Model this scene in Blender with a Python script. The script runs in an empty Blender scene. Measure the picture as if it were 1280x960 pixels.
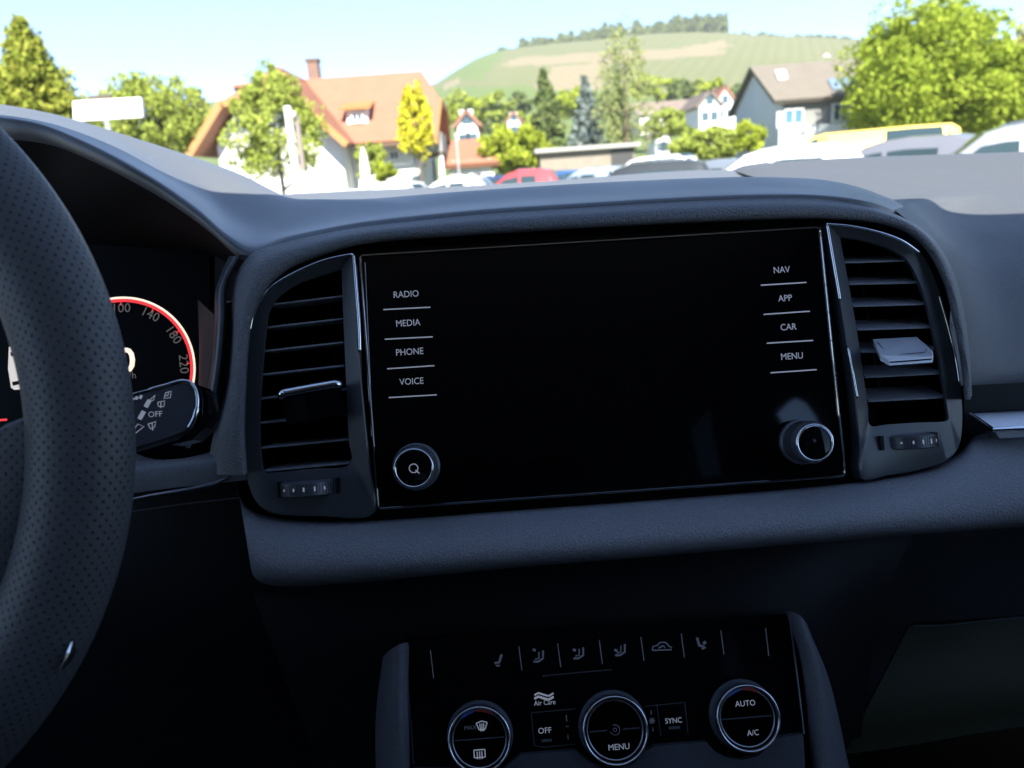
import bpy, math, random
import numpy as np
from mathutils import Vector, Matrix
random.seed(7); rng = np.random.default_rng(7)
S = bpy.context.scene; COL = S.collection
R = math.radians
# ------------------------------------------------------------------ camera
CAM = np.array([0, 0, 1.15]); FPX = 961.0
p_, r_ = R(15.0), R(4.0)
fw = np.array([0, math.cos(p_), -math.sin(p_)]); r0 = np.array([1., 0, 0]); u0 = np.cross(r0, fw)
CR = r0*math.cos(r_) - u0*math.sin(r_); CU = u0*math.cos(r_) + r0*math.sin(r_)
cd = bpy.data.cameras.new('camera'); cam = bpy.data.objects.new('camera', cd); COL.objects.link(cam)
cd.sensor_width = 36; cd.lens = FPX/1280*36; cd.clip_start = 0.02; cd.clip_end = 5000
M = Matrix(((CR[0], CU[0], -fw[0], CAM[0]), (CR[1], CU[1], -fw[1], CAM[1]), (CR[2], CU[2], -fw[2], CAM[2]), (0, 0, 0, 1)))
cam.matrix_world = M
S.camera = cam
cd.dof.use_dof = True; cd.dof.focus_distance = 0.50; cd.dof.aperture_fstop = 9.5
# ------------------------------------------------------------------ sky, sun, exposure
SUN = Vector((0.08, -0.78, 0.66)).normalized()
w = bpy.data.worlds.new('World'); S.world = w; w.use_nodes = True
nt = w.node_tree; bg = nt.nodes['Background']
sk = nt.nodes.new('ShaderNodeTexSky'); sk.sky_type = 'NISHITA'; sk.sun_disc = False
sk.sun_elevation = math.asin(SUN.z); sk.sun_rotation = math.atan2(SUN.x, SUN.y)
sk.air_density = 0.8; sk.dust_density = 0.0; sk.ozone_density = 3.5; sk.altitude = 1800
nt.links.new(sk.outputs[0], bg.inputs[0]); bg.inputs[1].default_value = 0.058
sl = bpy.data.lights.new('sun', 'SUN'); sl.energy = 3.2; sl.angle = R(0.5); sl.color = (1, .95, .86)
so = bpy.data.objects.new('sun', sl); COL.objects.link(so); so.rotation_euler = SUN.to_track_quat('Z', 'Y').to_euler()
S.view_settings.view_transform = 'Standard'; S.view_settings.look = 'None'; S.view_settings.exposure = 2.5; S.view_settings.gamma = 1
S.cycles.max_bounces = 8; S.cycles.transparent_max_bounces = 8
try: S.cycles.use_denoising = True
except Exception: pass
# ------------------------------------------------------------------ pixel -> place helpers
def ray(px, py): return fw + CR*(px-640)/FPX - CU*(py-480)/FPX
def D(px, py, d): return CAM + ray(px, py)*d                       # at a distance along the view axis
def at(px, py, Y):
    d = ray(px, py); return CAM + d*(Y/d[1])
def plane(P0, N):
    N = np.array(N)/np.linalg.norm(N)
    def f(px, py, n=0.0):
        d = ray(px, py); return CAM + d*(np.dot(P0 + N*n - CAM, N)/np.dot(d, N))
    f.N = N; return f
FN = np.array([0.026, -0.9527, 0.3027]); FN /= np.linalg.norm(FN)
F = plane(D(755, 460, 0.487), FN)
FU = np.array([0.9996, 0.0245, -0.009]); FU -= FN*np.dot(FU, FN); FU /= np.linalg.norm(FU); FV = np.cross(FN, FU)
# ------------------------------------------------------------------ object helpers
WL = {}
def empty(name, loc, label=None, cat=None, group=None, kind=None):
    o = bpy.data.objects.new(name, None); o.empty_display_size = .05; COL.objects.link(o)
    o.location = Vector(loc); WL[o.name] = np.array(loc, float); tag(o, label, cat, group, kind); return o
def tag(o, label=None, cat=None, group=None, kind=None):
    if label: o['label'] = label
    if cat: o['category'] = cat
    if group: o['group'] = group
    if kind: o['kind'] = kind
    return o
def obj(name, v, f, mat, parent=None, smooth=False, uv=None, mats=None, midx=None, auto=None):
    v = np.asarray(v, float).reshape(-1, 3); c = v.mean(0)
    me = bpy.data.meshes.new(name); me.from_pydata((v-c).tolist(), [], [list(x) for x in f])
    for m in (mats or [mat]): me.materials.append(m)
    if midx is not None: me.polygons.foreach_set('material_index', midx)
    if smooth: me.polygons.foreach_set('use_smooth', [True]*len(me.polygons))
    if uv is not None:
        l = me.uv_layers.new(name='UVMap'); li = np.empty(len(me.loops), int); me.loops.foreach_get('vertex_index', li)
        l.data.foreach_set('uv', np.asarray(uv)[li].ravel())
    me.update()
    if auto is not None:
        try: me.set_sharp_from_angle(angle=R(auto))
        except Exception: pass
    o = bpy.data.objects.new(name, me); COL.objects.link(o)
    if parent is not None: o.parent = parent; o.location = Vector(c - WL[parent.name])
    else: o.location = Vector(c)
    WL[o.name] = c; return o
class MB:
    def __init__(s): s.v = []; s.f = []; s.n = 0
    def add(s, v, f):
        v = np.asarray(v, float).reshape(-1, 3); s.v.append(v); s.f += [[i+s.n for i in x] for x in f]; s.n += len(v); return s
    def box(s, c, a, b, d):                                         # centre, three half vectors
        c, a, b, d = map(np.asarray, (c, a, b, d))
        v = [c+i*a+j*b+k*d for i in (-1, 1) for j in (-1, 1) for k in (-1, 1)]
        f = [(0, 1, 3, 2), (4, 6, 7, 5), (0, 4, 5, 1), (2, 3, 7, 6), (0, 2, 6, 4), (1, 5, 7, 3)]
        if np.dot(np.cross(a, b), d) < 0: f = [x[::-1] for x in f]
        return s.add(v, f)
    def bx(s, x0, x1, y0, y1, z0, z1):
        return s.box(((x0+x1)/2, (y0+y1)/2, (z0+z1)/2), ((x1-x0)/2, 0, 0), (0, (y1-y0)/2, 0), (0, 0, (z1-z0)/2))
    def prism(s, pts, back):                                        # polygon + offset vector
        pts = np.asarray(pts, float); n = len(pts); b = pts + np.asarray(back)
        f = [list(range(n)), list(range(2*n-1, n-1, -1))] + [[i, i+n, (i+1) % n+n, (i+1) % n] for i in range(n)]
        return s.add(np.vstack([pts, b]), f)
    def lathe(s, c, ax, prof, seg=48, a0=0, a1=2*math.pi, caps=True):
        c = np.asarray(c, float); ax = np.asarray(ax)/np.linalg.norm(ax)
        x = np.cross(ax, (0.3, 0.1, 0.9)); x /= np.linalg.norm(x); y = np.cross(ax, x)
        v = []; k = len(prof); full = abs(a1-a0-2*math.pi) < 1e-6; m = seg if full else seg+1
        for i in range(m):
            a = a0+(a1-a0)*i/seg
            for (r, h) in prof: v.append(c+ax*h+(x*math.cos(a)+y*math.sin(a))*r)
        f = []
        for i in range(seg):
            j = (i+1) % m
            for q in range(k-1): f.append((i*k+q, j*k+q, j*k+q+1, i*k+q+1))
        if caps and full: 
            f.append([i*k+k-1 for i in range(m)]); f.append([i*k for i in range(m)][::-1])
        return s.add(v, f)
    def tube(s, pts, r, seg=8, closed=False, flat=None):
        pts = np.asarray(pts, float); n = len(pts); v = []
        for i in range(n):
            a = pts[(i-1) % n] if (closed or i > 0) else pts[i]; b = pts[(i+1) % n] if (closed or i < n-1) else pts[i]
            t = b-a; t /= np.linalg.norm(t)+1e-12
            up = FN if flat is None else np.asarray(flat)
            x = np.cross(t, up); x /= np.linalg.norm(x)+1e-12; y = np.cross(x, t)
            rr = r[i] if hasattr(r, '__len__') else r
            for k in range(seg):
                an = 2*math.pi*k/seg; v.append(pts[i]+(x*math.cos(an)+y*math.sin(an))*rr)
        f = []
        for i in range(n if closed else n-1):
            j = (i+1) % n
            for k in range(seg): f.append((i*seg+k, i*seg+(k+1) % seg, j*seg+(k+1) % seg, j*seg+k))
        if not closed: f += [list(range(seg))[::-1], [(n-1)*seg+k for k in range(seg)]]
        return s.add(v, f)
    def build(s, name, mat, parent=None, **k): return obj(name, np.vstack(s.v), s.f, mat, parent, **k)
def spline(pts, m):
    P = np.asarray(pts, float); n = len(P)
    if n == 2: return P[0]+(P[1]-P[0])*np.linspace(0, 1, m)[:, None]
    t = np.r_[0, np.cumsum(np.sqrt(np.linalg.norm(np.diff(P, axis=0), axis=1))+1e-9)]
    dn = np.gradient(P, t, axis=0) if n > 2 else None
    L = np.r_[0, np.cumsum(np.linalg.norm(np.diff(P, axis=0), axis=1))]
    fine = []; 
    for i in range(n-1):
        h = t[i+1]-t[i]; q = np.linspace(0, 1, 12, endpoint=(i == n-2))[:, None]
        fine.append((2*q**3-3*q**2+1)*P[i]+(q**3-2*q**2+q)*h*dn[i]+(-2*q**3+3*q**2)*P[i+1]+(q**3-q**2)*h*dn[i+1])
    fine = np.vstack(fine); L = np.r_[0, np.cumsum(np.linalg.norm(np.diff(fine, axis=0), axis=1))]
    q = np.linspace(0, L[-1], m); return np.c_[[np.interp(q, L, fine[:, k]) for k in range(3)]].T
def grid_faces(a, b, closed=False):
    return [(i*b+j, i*b+j+1, (i+1)*b+j+1, (i+1)*b+j) for i in range(a-1) for j in range(b-1)]
def loft(curves, m=120, rows=4):
    C = [spline(c, m) for c in curves]; K = np.array(C)             # rows x m x 3
    if rows > 1:
        out = [spline(K[:, j], (len(C)-1)*rows+1) for j in range(m)]; K = np.array(out).transpose(1, 0, 2)
    return K.reshape(-1, 3), grid_faces(K.shape[0], m)
def text(name, s, size, pos, X, Y, mat, parent, n=None, bold=0.0):
    cu = bpy.data.curves.new(name, 'FONT'); cu.body = s; cu.size = size; cu.align_x = 'CENTER'; cu.align_y = 'CENTER'; cu.resolution_u = 3; cu.offset = bold
    o = bpy.data.objects.new('tmp_text', cu); COL.objects.link(o)
    me = bpy.data.meshes.new_from_object(o.evaluated_get(bpy.context.evaluated_depsgraph_get()))
    bpy.data.objects.remove(o); v = np.array([x.co[:] for x in me.vertices]); f = [list(q.vertices) for q in me.polygons]
    bpy.data.meshes.remove(me)
    wv = np.asarray(pos)+v[:, :1]*np.asarray(X)+v[:, 1:2]*np.asarray(Y)
    return obj(name, wv, f, mat, parent)
def ribbon(mb, pf, pts, wpx, n):                                    # flat printed stroke on a plane
    P = np.array([pf(x, y, n) for x, y in pts]); hw = wpx*.5/FPX*np.linalg.norm(P[0]-CAM)
    N = pf.N; L = []; Rr = []
    for i in range(len(P)):
        t = P[min(i+1, len(P)-1)]-P[max(i-1, 0)]; t /= np.linalg.norm(t)+1e-12; s_ = np.cross(N, t)
        L.append(P[i]+s_*hw); Rr.append(P[i]-s_*hw)
    k = len(P); mb.add(np.vstack([L, Rr]), [(i+k, i+1+k, i+1, i) for i in range(k-1)])
# ------------------------------------------------------------------ materials
def mat(name, col, rough=.5, metal=0, spec=.5, emit=None, es=1, coat=0):
    m = bpy.data.materials.new(name); m.use_nodes = True; b = m.node_tree.nodes['Principled BSDF']
    b.inputs['Base Color'].default_value = (*col, 1); b.inputs['Roughness'].default_value = rough; b.inputs['Metallic'].default_value = metal
    b.inputs['Specular IOR Level'].default_value = spec; b.inputs['Coat Weight'].default_value = coat
    if emit: b.inputs['Emission Color'].default_value = (*emit, 1); b.inputs['Emission Strength'].default_value = es
    return m
def N_(m, t, **k):
    n = m.node_tree.nodes.new(t)
    for a, v in k.items():
        if hasattr(n, a): setattr(n, a, v)
        else: n.inputs[a].default_value = v
    return n
def LK(m, a, b): m.node_tree.links.new(a, b)
def grain(m, scale=700, strength=.25, dist=.0004, colvar=.55):
    b = m.node_tree.nodes['Principled BSDF']; tc = N_(m, 'ShaderNodeNewGeometry')
    v = N_(m, 'ShaderNodeTexVoronoi'); v.feature = 'SMOOTH_F1'; v.inputs['Scale'].default_value = scale
    n = N_(m, 'ShaderNodeTexNoise'); n.inputs['Scale'].default_value = scale*1.7; n.inputs['Detail'].default_value = 2
    LK(m, tc.outputs['Position'], v.inputs['Vector']); LK(m, tc.outputs['Position'], n.inputs['Vector'])
    a = N_(m, 'ShaderNodeMath'); a.operation = 'ADD'; LK(m, v.outputs['Distance'], a.inputs[0]); LK(m, n.outputs['Fac'], a.inputs[1])
    bp = N_(m, 'ShaderNodeBump'); bp.inputs['Strength'].default_value = strength; bp.inputs['Distance'].default_value = dist
    LK(m, a.outputs[0], bp.inputs['Height']); LK(m, bp.outputs[0], b.inputs['Normal'])
    c0 = b.inputs['Base Color'].default_value; n3 = N_(m, 'ShaderNodeTexNoise'); n3.inputs['Scale'].default_value = 1300; n3.inputs['Detail'].default_value = 3; LK(m, tc.outputs['Position'], n3.inputs['Vector'])
    cx = N_(m, 'ShaderNodeMix'); cx.data_type = 'RGBA'; cx.inputs[6].default_value = (*[k*(1-colvar*1.3) for k in c0[:3]], 1); cx.inputs[7].default_value = (*[k*(1+colvar*1.3) for k in c0[:3]], 1)
    LK(m, n3.outputs['Fac'], cx.inputs[0]); LK(m, cx.outputs[2], b.inputs['Base Color'])
    n2 = N_(m, 'ShaderNodeTexNoise'); n2.inputs['Scale'].default_value = 9; n2.inputs['Detail'].default_value = 5; LK(m, tc.outputs['Position'], n2.inputs['Vector'])
    mr = N_(m, 'ShaderNodeMapRange'); r = b.inputs['Roughness'].default_value
    mr.inputs['To Min'].default_value = r-.08; mr.inputs['To Max'].default_value = r+.08; LK(m, n2.outputs['Fac'], mr.inputs['Value']); LK(m, mr.outputs[0], b.inputs['Roughness'])
    return m
def mottled(m, c1, c2, scale=3, detail=5):
    b = m.node_tree.nodes['Principled BSDF']; tc = N_(m, 'ShaderNodeNewGeometry'); n = N_(m, 'ShaderNodeTexNoise')
    n.inputs['Scale'].default_value = scale; n.inputs['Detail'].default_value = detail; LK(m, tc.outputs['Position'], n.inputs['Vector'])
    x = N_(m, 'ShaderNodeMix'); x.data_type = 'RGBA'; x.inputs[6].default_value = (*c1, 1); x.inputs[7].default_value = (*c2, 1)
    LK(m, n.outputs['Fac'], x.inputs[0]); LK(m, x.outputs[2], b.inputs['Base Color']); return m
PAD = grain(mat('soft_dash_plastic', (.13, .136, .148), .46))
PADTOP = grain(mat('dash_top_plastic', (.112, .118, .128), .42, spec=.95), 900, .2, .0003)
BAND = grain(mat('grained_dash_band', (.125, .131, .142), .42), 760, .8, .0009)
LOWB = grain(mat('grained_lower_band', (.21, .215, .236), .42), 820, .8, .0008)
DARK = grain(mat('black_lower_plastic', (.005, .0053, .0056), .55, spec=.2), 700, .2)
BEZEL = mat('satin_grey_bezel', (.056, .06, .068), .34)
GLOSS = mat('piano_black', (.003, .003, .0035), .06, spec=.22)
SCREEN = mat('dark_screen_glass', (.002, .002, .0025), .04, spec=.4)
MATTE = mat('matte_black', (.004, .004, .0045), .6, spec=.2)
CHROME = mat('chrome', (.75, .77, .8), .1, 1)
SATIN = mat('satin_silver', (.55, .56, .6), .3, 1)
VSLAT = mat('vent_louvre_plastic', (.26, .265, .29), .32, spec=.6)
SLAT = mat('vent_slat_plastic', (.09, .095, .11), .35)
PRINT = mat('white_print', (.42, .43, .47), .5, emit=(.55, .58, .68), es=.045)
PRINTD = mat('dim_print', (.19, .20, .22), .5, emit=(.5, .55, .62), es=.004)
BLUEP = mat('blue_print', (.05, .12, .4), .5); REDP = mat('red_print', (.4, .05, .04), .5)
ERED = mat('gauge_red', (.3, .01, .01), .5, emit=(1, .05, .06), es=.16)
EWH = mat('gauge_warm_white', (.5, .4, .35), .5, emit=(1, .78, .62), es=.22)
ENUM = mat('gauge_numerals', (.1, .1, .1), .5, emit=(.8, .7, .6), es=.017)
ESILV = mat('display_silver', (.3, .3, .3), .5, emit=(.95, .88, .8), es=.12)
LINER = mat('headliner_cloth', (.50, .50, .49), .9); SEATM = mat('seat_cloth', (.02, .02, .022), .9)
def leather():
    m = mat('perforated_leather', (.072, .077, .087), .5); b = m.node_tree.nodes['Principled BSDF']
    uv = N_(m, 'ShaderNodeUVMap'); ds = []
    for off in (0, .5):
        a = N_(m, 'ShaderNodeVectorMath'); a.operation = 'ADD'; a.inputs[1].default_value = (off, off, 0); LK(m, uv.outputs[0], a.inputs[0])
        f = N_(m, 'ShaderNodeVectorMath'); f.operation = 'FRACTION'; LK(m, a.outputs[0], f.inputs[0])
        s = N_(m, 'ShaderNodeVectorMath'); s.operation = 'SUBTRACT'; s.inputs[1].default_value = (.5, .5, 0); LK(m, f.outputs[0], s.inputs[0])
        l = N_(m, 'ShaderNodeVectorMath'); l.operation = 'LENGTH'; LK(m, s.outputs[0], l.inputs[0]); ds.append(l)
    mn = N_(m, 'ShaderNodeMath'); mn.operation = 'MINIMUM'; LK(m, ds[0].outputs['Value'], mn.inputs[0]); LK(m, ds[1].outputs['Value'], mn.inputs[1])
    mr = N_(m, 'ShaderNodeMapRange'); mr.interpolation_type = 'SMOOTHSTEP'; mr.inputs['From Min'].default_value = .07; mr.inputs['From Max'].default_value = .17; LK(m, mn.outputs[0], mr.inputs['Value'])
    x = N_(m, 'ShaderNodeMix'); x.data_type = 'RGBA'; x.inputs[6].default_value = (.004, .004, .005, 1); x.inputs[7].default_value = (.072, .077, .087, 1)
    LK(m, mr.outputs[0], x.inputs[0]); LK(m, x.outputs[2], b.inputs['Base Color'])
    g = N_(m, 'ShaderNodeNewGeometry'); v = N_(m, 'ShaderNodeTexVoronoi'); v.inputs['Scale'].default_value = 1100; LK(m, g.outputs['Position'], v.inputs['Vector'])
    ad = N_(m, 'ShaderNodeMath'); ad.operation = 'MULTIPLY_ADD'; ad.inputs[1].default_value = .12; LK(m, v.outputs['Distance'], ad.inputs[0]); LK(m, mr.outputs[0], ad.inputs[2])
    bp = N_(m, 'ShaderNodeBump'); bp.inputs['Strength'].default_value = .6; bp.inputs['Distance'].default_value = .0006; LK(m, ad.outputs[0], bp.inputs['Height']); LK(m, bp.outputs[0], b.inputs['Normal'])
    return m
LEATHER = leather()
GLASSM = bpy.data.materials.new('clear_windscreen_glass'); GLASSM.use_nodes = True
GLASSM.node_tree.nodes.clear(); _o = N_(GLASSM, 'ShaderNodeOutputMaterial'); _t = N_(GLASSM, 'ShaderNodeBsdfTransparent'); _t.inputs[0].default_value = (.96, .985, .975, 1); LK(GLASSM, _t.outputs[0], _o.inputs[0])
TINT = bpy.data.materials.new('tinted_glass'); TINT.use_nodes = True; TINT.node_tree.nodes.clear(); _o = N_(TINT, 'ShaderNodeOutputMaterial'); _t = N_(TINT, 'ShaderNodeBsdfTransparent'); _t.inputs[0].default_value = (.22, .23, .24, 1); LK(TINT, _t.outputs[0], _o.inputs[0])
# ================================================================== CAR SHELL
cab = empty('car_cabin', (0, -.5, .3), 'dark car cabin shell around the dashboard with clear windscreen', 'car cabin')
RZ = 1.64; HY = .07                                                 # headliner height, front edge of the roof
MB().bx(-.69, .69, -2.1, HY, RZ, RZ+.05).build('roof', LINER, cab)
MB().bx(-.9, .9, -2.2, 1.3, .28, .33).build('floor', SEATM, cab)
for s in (-1, 1):
    MB().bx(s*.80-.04, s*.80+.04, -2.1, 1.25, .33, .98).build('door', SEATM, cab)
    pil = lambda nm, pts, m_, th=.05: MB().prism([(s*.69, y, z) for y, z in pts], (-s*th, 0, 0)).build(nm, m_, cab)
    pil('reflection_gap_panel', [(-.30, 1.66), (-1.25, 1.66), (-1.25, 1.368), (-.785, 1.368), (-.71, 1.37), (-.656, 1.363), (-.608, 1.335), (-.575, 1.294), (-.561, 1.251), (-.30, 1.251)], SEATM, .01)  # unseen panels added, cut around a gap that shapes the screen's reflected light patch
    pil('reflection_gap_panel', [(-.30, .98), (-.30, 1.249), (-.561, 1.249), (-.69, 1.275), (-.757, 1.324), (-.785, 1.366), (-1.25, 1.366), (-1.25, .98)], SEATM, .01)
    pil('tinted_window', [(-1.252, 1.04), (-1.252, 1.66), (-1.7, 1.66), (-1.7, 1.04)], TINT, .01)
    pil('rear_pillar', [(-1.702, 1.04), (-1.702, 1.66), (-2.1, 1.66), (-2.1, 1.04)], SEATM)
    MB().tube([(s*.90, 1.16, 1.03), (s*.81, .70, 1.33), (s*.71, HY, 1.66)], .035, 8).build('windscreen_pillar', LINER, cab)
    MB().bx(s*.715-.02, s*.715+.02, -2.1, HY, RZ-.05, RZ+.04).build('roof_rail', LINER, cab)
    sx = s*.37-.02
    q = MB(); q.bx(sx-.25, sx+.25, -.75, -.12, .42, .60); q.build('seat_cushion', SEATM, cab)
    q = MB(); q.box((sx, -.72, .88), (.24, 0, 0), (0, .07, .02), (0, -.09, .32)); q.build('seat_back', SEATM, cab)
    q = MB(); q.box((sx, -.84, 1.30), (.13, 0, 0), (0, .05, .01), (0, -.02, .09)); q.build('headrest', SEATM, cab)
MB().bx(-.7, .7, -2.2, -2.1, .33, 1.08).build('tailgate', SEATM, cab)
MB().bx(-.64, .64, -2.14, -2.12, 1.081, 1.40).build('tinted_window', TINT, cab)
MB().bx(-.68, .68, -2.16, -2.1, 1.401, 1.66).build('added_tailgate_header', SEATM, cab)  # unseen header added to keep the rear glass out of the screen's reflection
q = MB(); q.bx(-.68, .68, -1.75, -1.55, .45, 1.05); q.build('rear_bench', SEATM, cab)
v, f = loft([[(-.88, 1.05, 1.02), (-.45, 1.17, 1.06), (0, 1.21, 1.08), (.45, 1.17, 1.06), (.88, 1.05, 1.02)],
             [(-.79, .60, 1.35), (-.35, .71, 1.375), (0, .74, 1.38), (.35, .71, 1.375), (.79, .60, 1.35)],
             [(-.68, HY-.02, 1.65), (-.3, HY, 1.655), (0, HY+.005, 1.66), (.3, HY, 1.655), (.68, HY-.02, 1.65)]], 24, 5)
obj('windscreen', v, f, GLASSM, cab, smooth=True)
MB().bx(-.8, .8, .80, .84, .33, 1.045).build('bulkhead', MATTE, cab)
# ================================================================== DASHBOARD
dash = empty('dashboard', F(755, 640, 0), 'charcoal grained car dashboard with padded top and lower band around the big screen', 'dashboard')
def surf(name, curves, m, parent=dash, mm=140, rows=4): 
    v, f = loft(curves, mm, rows); return obj(name, v, f, m, parent, smooth=True)
I_px = [(303, 594), (300, 545), (302, 480), (305, 430), (311, 395), (321, 370), (336, 351), (357, 334), (387, 321), (430, 307), (480, 299), (560, 293), (700, 284), (850, 276), (960, 271.5), (1040, 271), (1100, 276), (1138, 288), (1163, 310), (1184, 348), (1198, 400), (1207, 450), (1212, 500)]
K_px = [(261, 593), (264, 556), (283, 480), (289, 420), (290, 375), (297, 340), (316, 316), (355, 303), (405, 292), (450, 284), (520, 276), (600, 268), (720, 260), (850, 252), (950, 248), (1030, 249), (1090, 258), (1135, 275), (1168, 300), (1192, 340), (1205, 390), (1212, 440), (1215, 494)]
K_n = [-.03, -.022, -.018, -.016, -.014, -.012, -.010, -.008, -.008]+[-.008]*9+[-.012, -.018, -.024, -.036, -.042]
Kc = [F(x, y, n) for (x, y), n in zip(K_px, K_n)]
mid = [((a[0]+b[0])/2, (a[1]+b[1])/2) for a, b in zip(I_px, K_px)]
Ic = [F(x, y, .005) for x, y in I_px]; Mc = [F(x, y, .0075+n*.25) for (x, y), n in zip(mid, K_n)]
Ib = [F(755+(x-755)*.985, 450+(y-450)*.98, -.03) for x, y in I_px]; Ib2 = [F(755+(x-755)*.992, 450+(y-450)*.99, .004) for x, y in I_px]
surf('arch_band', [Ib, Ib2, Ic, Mc, Kc], BAND, mm=260, rows=5)
# top pad: front edge (hood lip, then the crest of the band), going forward to the crest and down behind it
hood = [(-330, 205), (-180, 165), (-60, 150), (0, 150), (50, 158), (100, 178), (150, 203), (200, 232), (250, 268), (285, 299)]
hd = [.52, .52, .515, .51, .51, .505, .50, .50, .497, .495]
T0 = [D(x, y, d) for (x, y), d in zip(hood, hd)]+Kc[6:17]+[D(1150, 287, .56), D(1168, 303, .60)]
m_px = [(-330, 172), (-180, 140), (-60, 138), (0, 141), (50, 149), (100, 163), (150, 184), (200, 213), (250, 242), (285, 268), (330, 288), (375, 286), (415, 278), (455, 271), (525, 262), (605, 255), (722, 247), (850, 239), (950, 235), (1035, 237), (1100, 246), (1155, 272), (1180, 285)]
m_d = [.66]*4+[.66, .66, .655, .65, .64, .615, .58]+[.555]*9+[.57, .66, .75]
T1 = [D(x, y, d) for (x, y), d in zip(m_px, m_d)]
s_px = [(-330, 155), (-180, 128), (-60, 128), (0, 132), (62, 142), (108, 154), (145, 165), (213, 187), (287, 213), (333, 235), (365, 248), (400, 249.5), (430, 250), (462, 249), (527, 243.5), (607, 237.5), (725, 230), (850, 224), (940, 221.5), (1035, 226), (1095, 243), (1140, 262), (1165, 272)]
s_d = [.82, .82, .82, .82, .815, .81, .80, .79, .77, .73, .69, .665]+[.65]*8+[.66, .70, .80]
T2 = [D(x, y, d) for (x, y), d in zip(s_px, s_d)]
T3 = [p+np.array([0, .05, -.012]) for p in T2]; T4 = [p+np.array([0, .10, -.045-.05*max(0, min(1, (-p[0]-.1)/.2))]) for p in T2]
surf('top_pad', [[p+np.array([0, .012, -.012]) for p in T0], T0, [p+(b-p)*.12+np.array([0, -.001, .0015]) for p, b in zip(T0, T1)], T1, T2, T3, T4], PADTOP, mm=260, rows=5)
# flat shelf under the windscreen
far = [(-150, 248, 1.0), (150, 250, 1.1), (300, 245, 1.13), (427, 239, 1.15), (640, 229, 1.17), (854, 213.5, 1.17), (905, 212.5, 1.16), (940, 214, 1.15), (1000, 214, 1.14), (1100, 212, 1.1)]
farP = [at(x, y, Y) for x, y, Y in far]
shP = [np.array([p[0]*.9, .86, p[2]-.035-.02*max(0, p[0])]) for p in farP]
nrP = [np.array([p[0]*.8, .66, p[2]-.085-.06*max(0, p[0])]) for p in farP]
surf('windscreen_shelf', [nrP, shP, [p*np.array([.98, 1, 1])-np.array([0, .06, .010]) for p in farP], farP], PADTOP, mm=120)
# passenger side pad
def row(pts, d): return [D(x, y, k) for (x, y), k in zip(pts, d)]
P_rows = [row([(1190, 505), (1240, 497), (1290, 493), (1420, 486), (1700, 470)], [.545, .575, .59, .60, .60]),
          row([(1192, 492), (1240, 487), (1290, 484), (1420, 477), (1700, 460)], [.535, .565, .58, .59, .59]),
          row([(1187, 440), (1235, 420), (1290, 410), (1420, 400), (1700, 380)], [.535, .58, .60, .61, .61]),
          row([(1186, 350), (1225, 345), (1290, 338), (1420, 328), (1700, 310)], [.516, .62, .65, .66, .66]),
          row([(1170, 306), (1212, 299), (1290, 291), (1420, 281), (1700, 262)], [.518, .69, .72, .73, .73]),
          row([(1131, 272.5), (1200, 264), (1290, 260), (1420, 250), (1700, 232)], [.508, .785, .80, .80, .79]),
          row([(1080, 250), (1180, 237), (1280, 232), (1420, 222), (1700, 205)], [.76, .885, .91, .90, .86]),
          row([(960, 226), (1060, 213), (1170, 209.5), (1280, 206), (1420, 197), (1700, 181)], [.98, 1.02, 1.02, 1.01, 1.0, .94]),
          row([(914, 213), (930, 207), (960, 203.5), (1060, 197), (1160, 193.5), (1280, 189.5), (1420, 181), (1700, 168)], [1.14, 1.14, 1.14, 1.14, 1.12, 1.1, 1.06, 1.0]),
          row([(914, 216), (930, 211), (960, 207.5), (1060, 201), (1160, 197.5), (1280, 193.5), (1420, 185), (1700, 172)], [1.2, 1.2, 1.2, 1.2, 1.18, 1.16, 1.12, 1.06])]
PASS = grain(mat('passenger_dash_plastic', (.086, .090, .098), .5, spec=.45), 800, .45, .0005)
eg = [r[0] for r in P_rows[4:]]
surf('pad_edge', [[p+np.array([.001, 0, -.001]) for p in eg], [p+np.array([.02, .0, -.06]) for p in eg]], PASS, mm=40)
surf('passenger_pad', P_rows, PASS, mm=80, rows=5)
# glossy black surround behind screen and vents
clos = I_px + [(1214, 530), (1205, 565), (1180, 584), (1100, 602), (1000, 615), (640, 640), (480, 652), (400, 652), (330, 647), (308, 625)]
MB().prism([F(x, y, -.060) for x, y in clos][::-1], -FN*.01).build('recess_back', MATTE, dash)
ctr = [(443, 306), (480, 299), (560, 293), (700, 284), (850, 276), (960, 271.5), (1030, 271), (1036, 285), (1046, 345), (1058, 415), (1069, 485), (1076, 550), (1080, 604), (1000, 615), (640, 640), (480, 652), (467, 652), (460, 580), (453, 510), (447, 440), (442, 370)]
MB().prism([F(x, y, -.010) for x, y in ctr][::-1], -FN*.02).build('screen_surround', GLOSS, dash)
# lower padded band
L0 = [(296, 600), (303, 628), (318, 642), (345, 650), (400, 654), (480, 652), (640, 640), (800, 628), (1000, 612), (1100, 601), (1165, 588), (1200, 570), (1222, 549), (1280, 545), (1420, 536), (1700, 520)]
L3 = [(312, 700), (316, 716), (330, 726), (370, 729), (430, 726), (500, 720), (650, 706), (800, 694), (950, 681), (1080, 670), (1150, 664), (1200, 660), (1240, 656), (1290, 652), (1420, 642), (1700, 622)]
ln = [-.02, -.016, -.012, -.008, -.004]+[0]*5+[-.006, -.014, -.022, -.028, -.032, -.034]
def lr(t, dn): return [F(a[0]*(1-t)+b[0]*t, a[1]*(1-t)+b[1]*t, n+dn) for a, b, n in zip(L0, L3, ln)]
surf('lower_band', [lr(-.05, -.03), lr(0, -.004), lr(.12, .004), lr(.45, .016), lr(.8, .020), lr(.95, .016), lr(1.02, .004), lr(1.04, -.02), lr(1.05, -.06)], LOWB, mm=200, rows=4)
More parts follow.
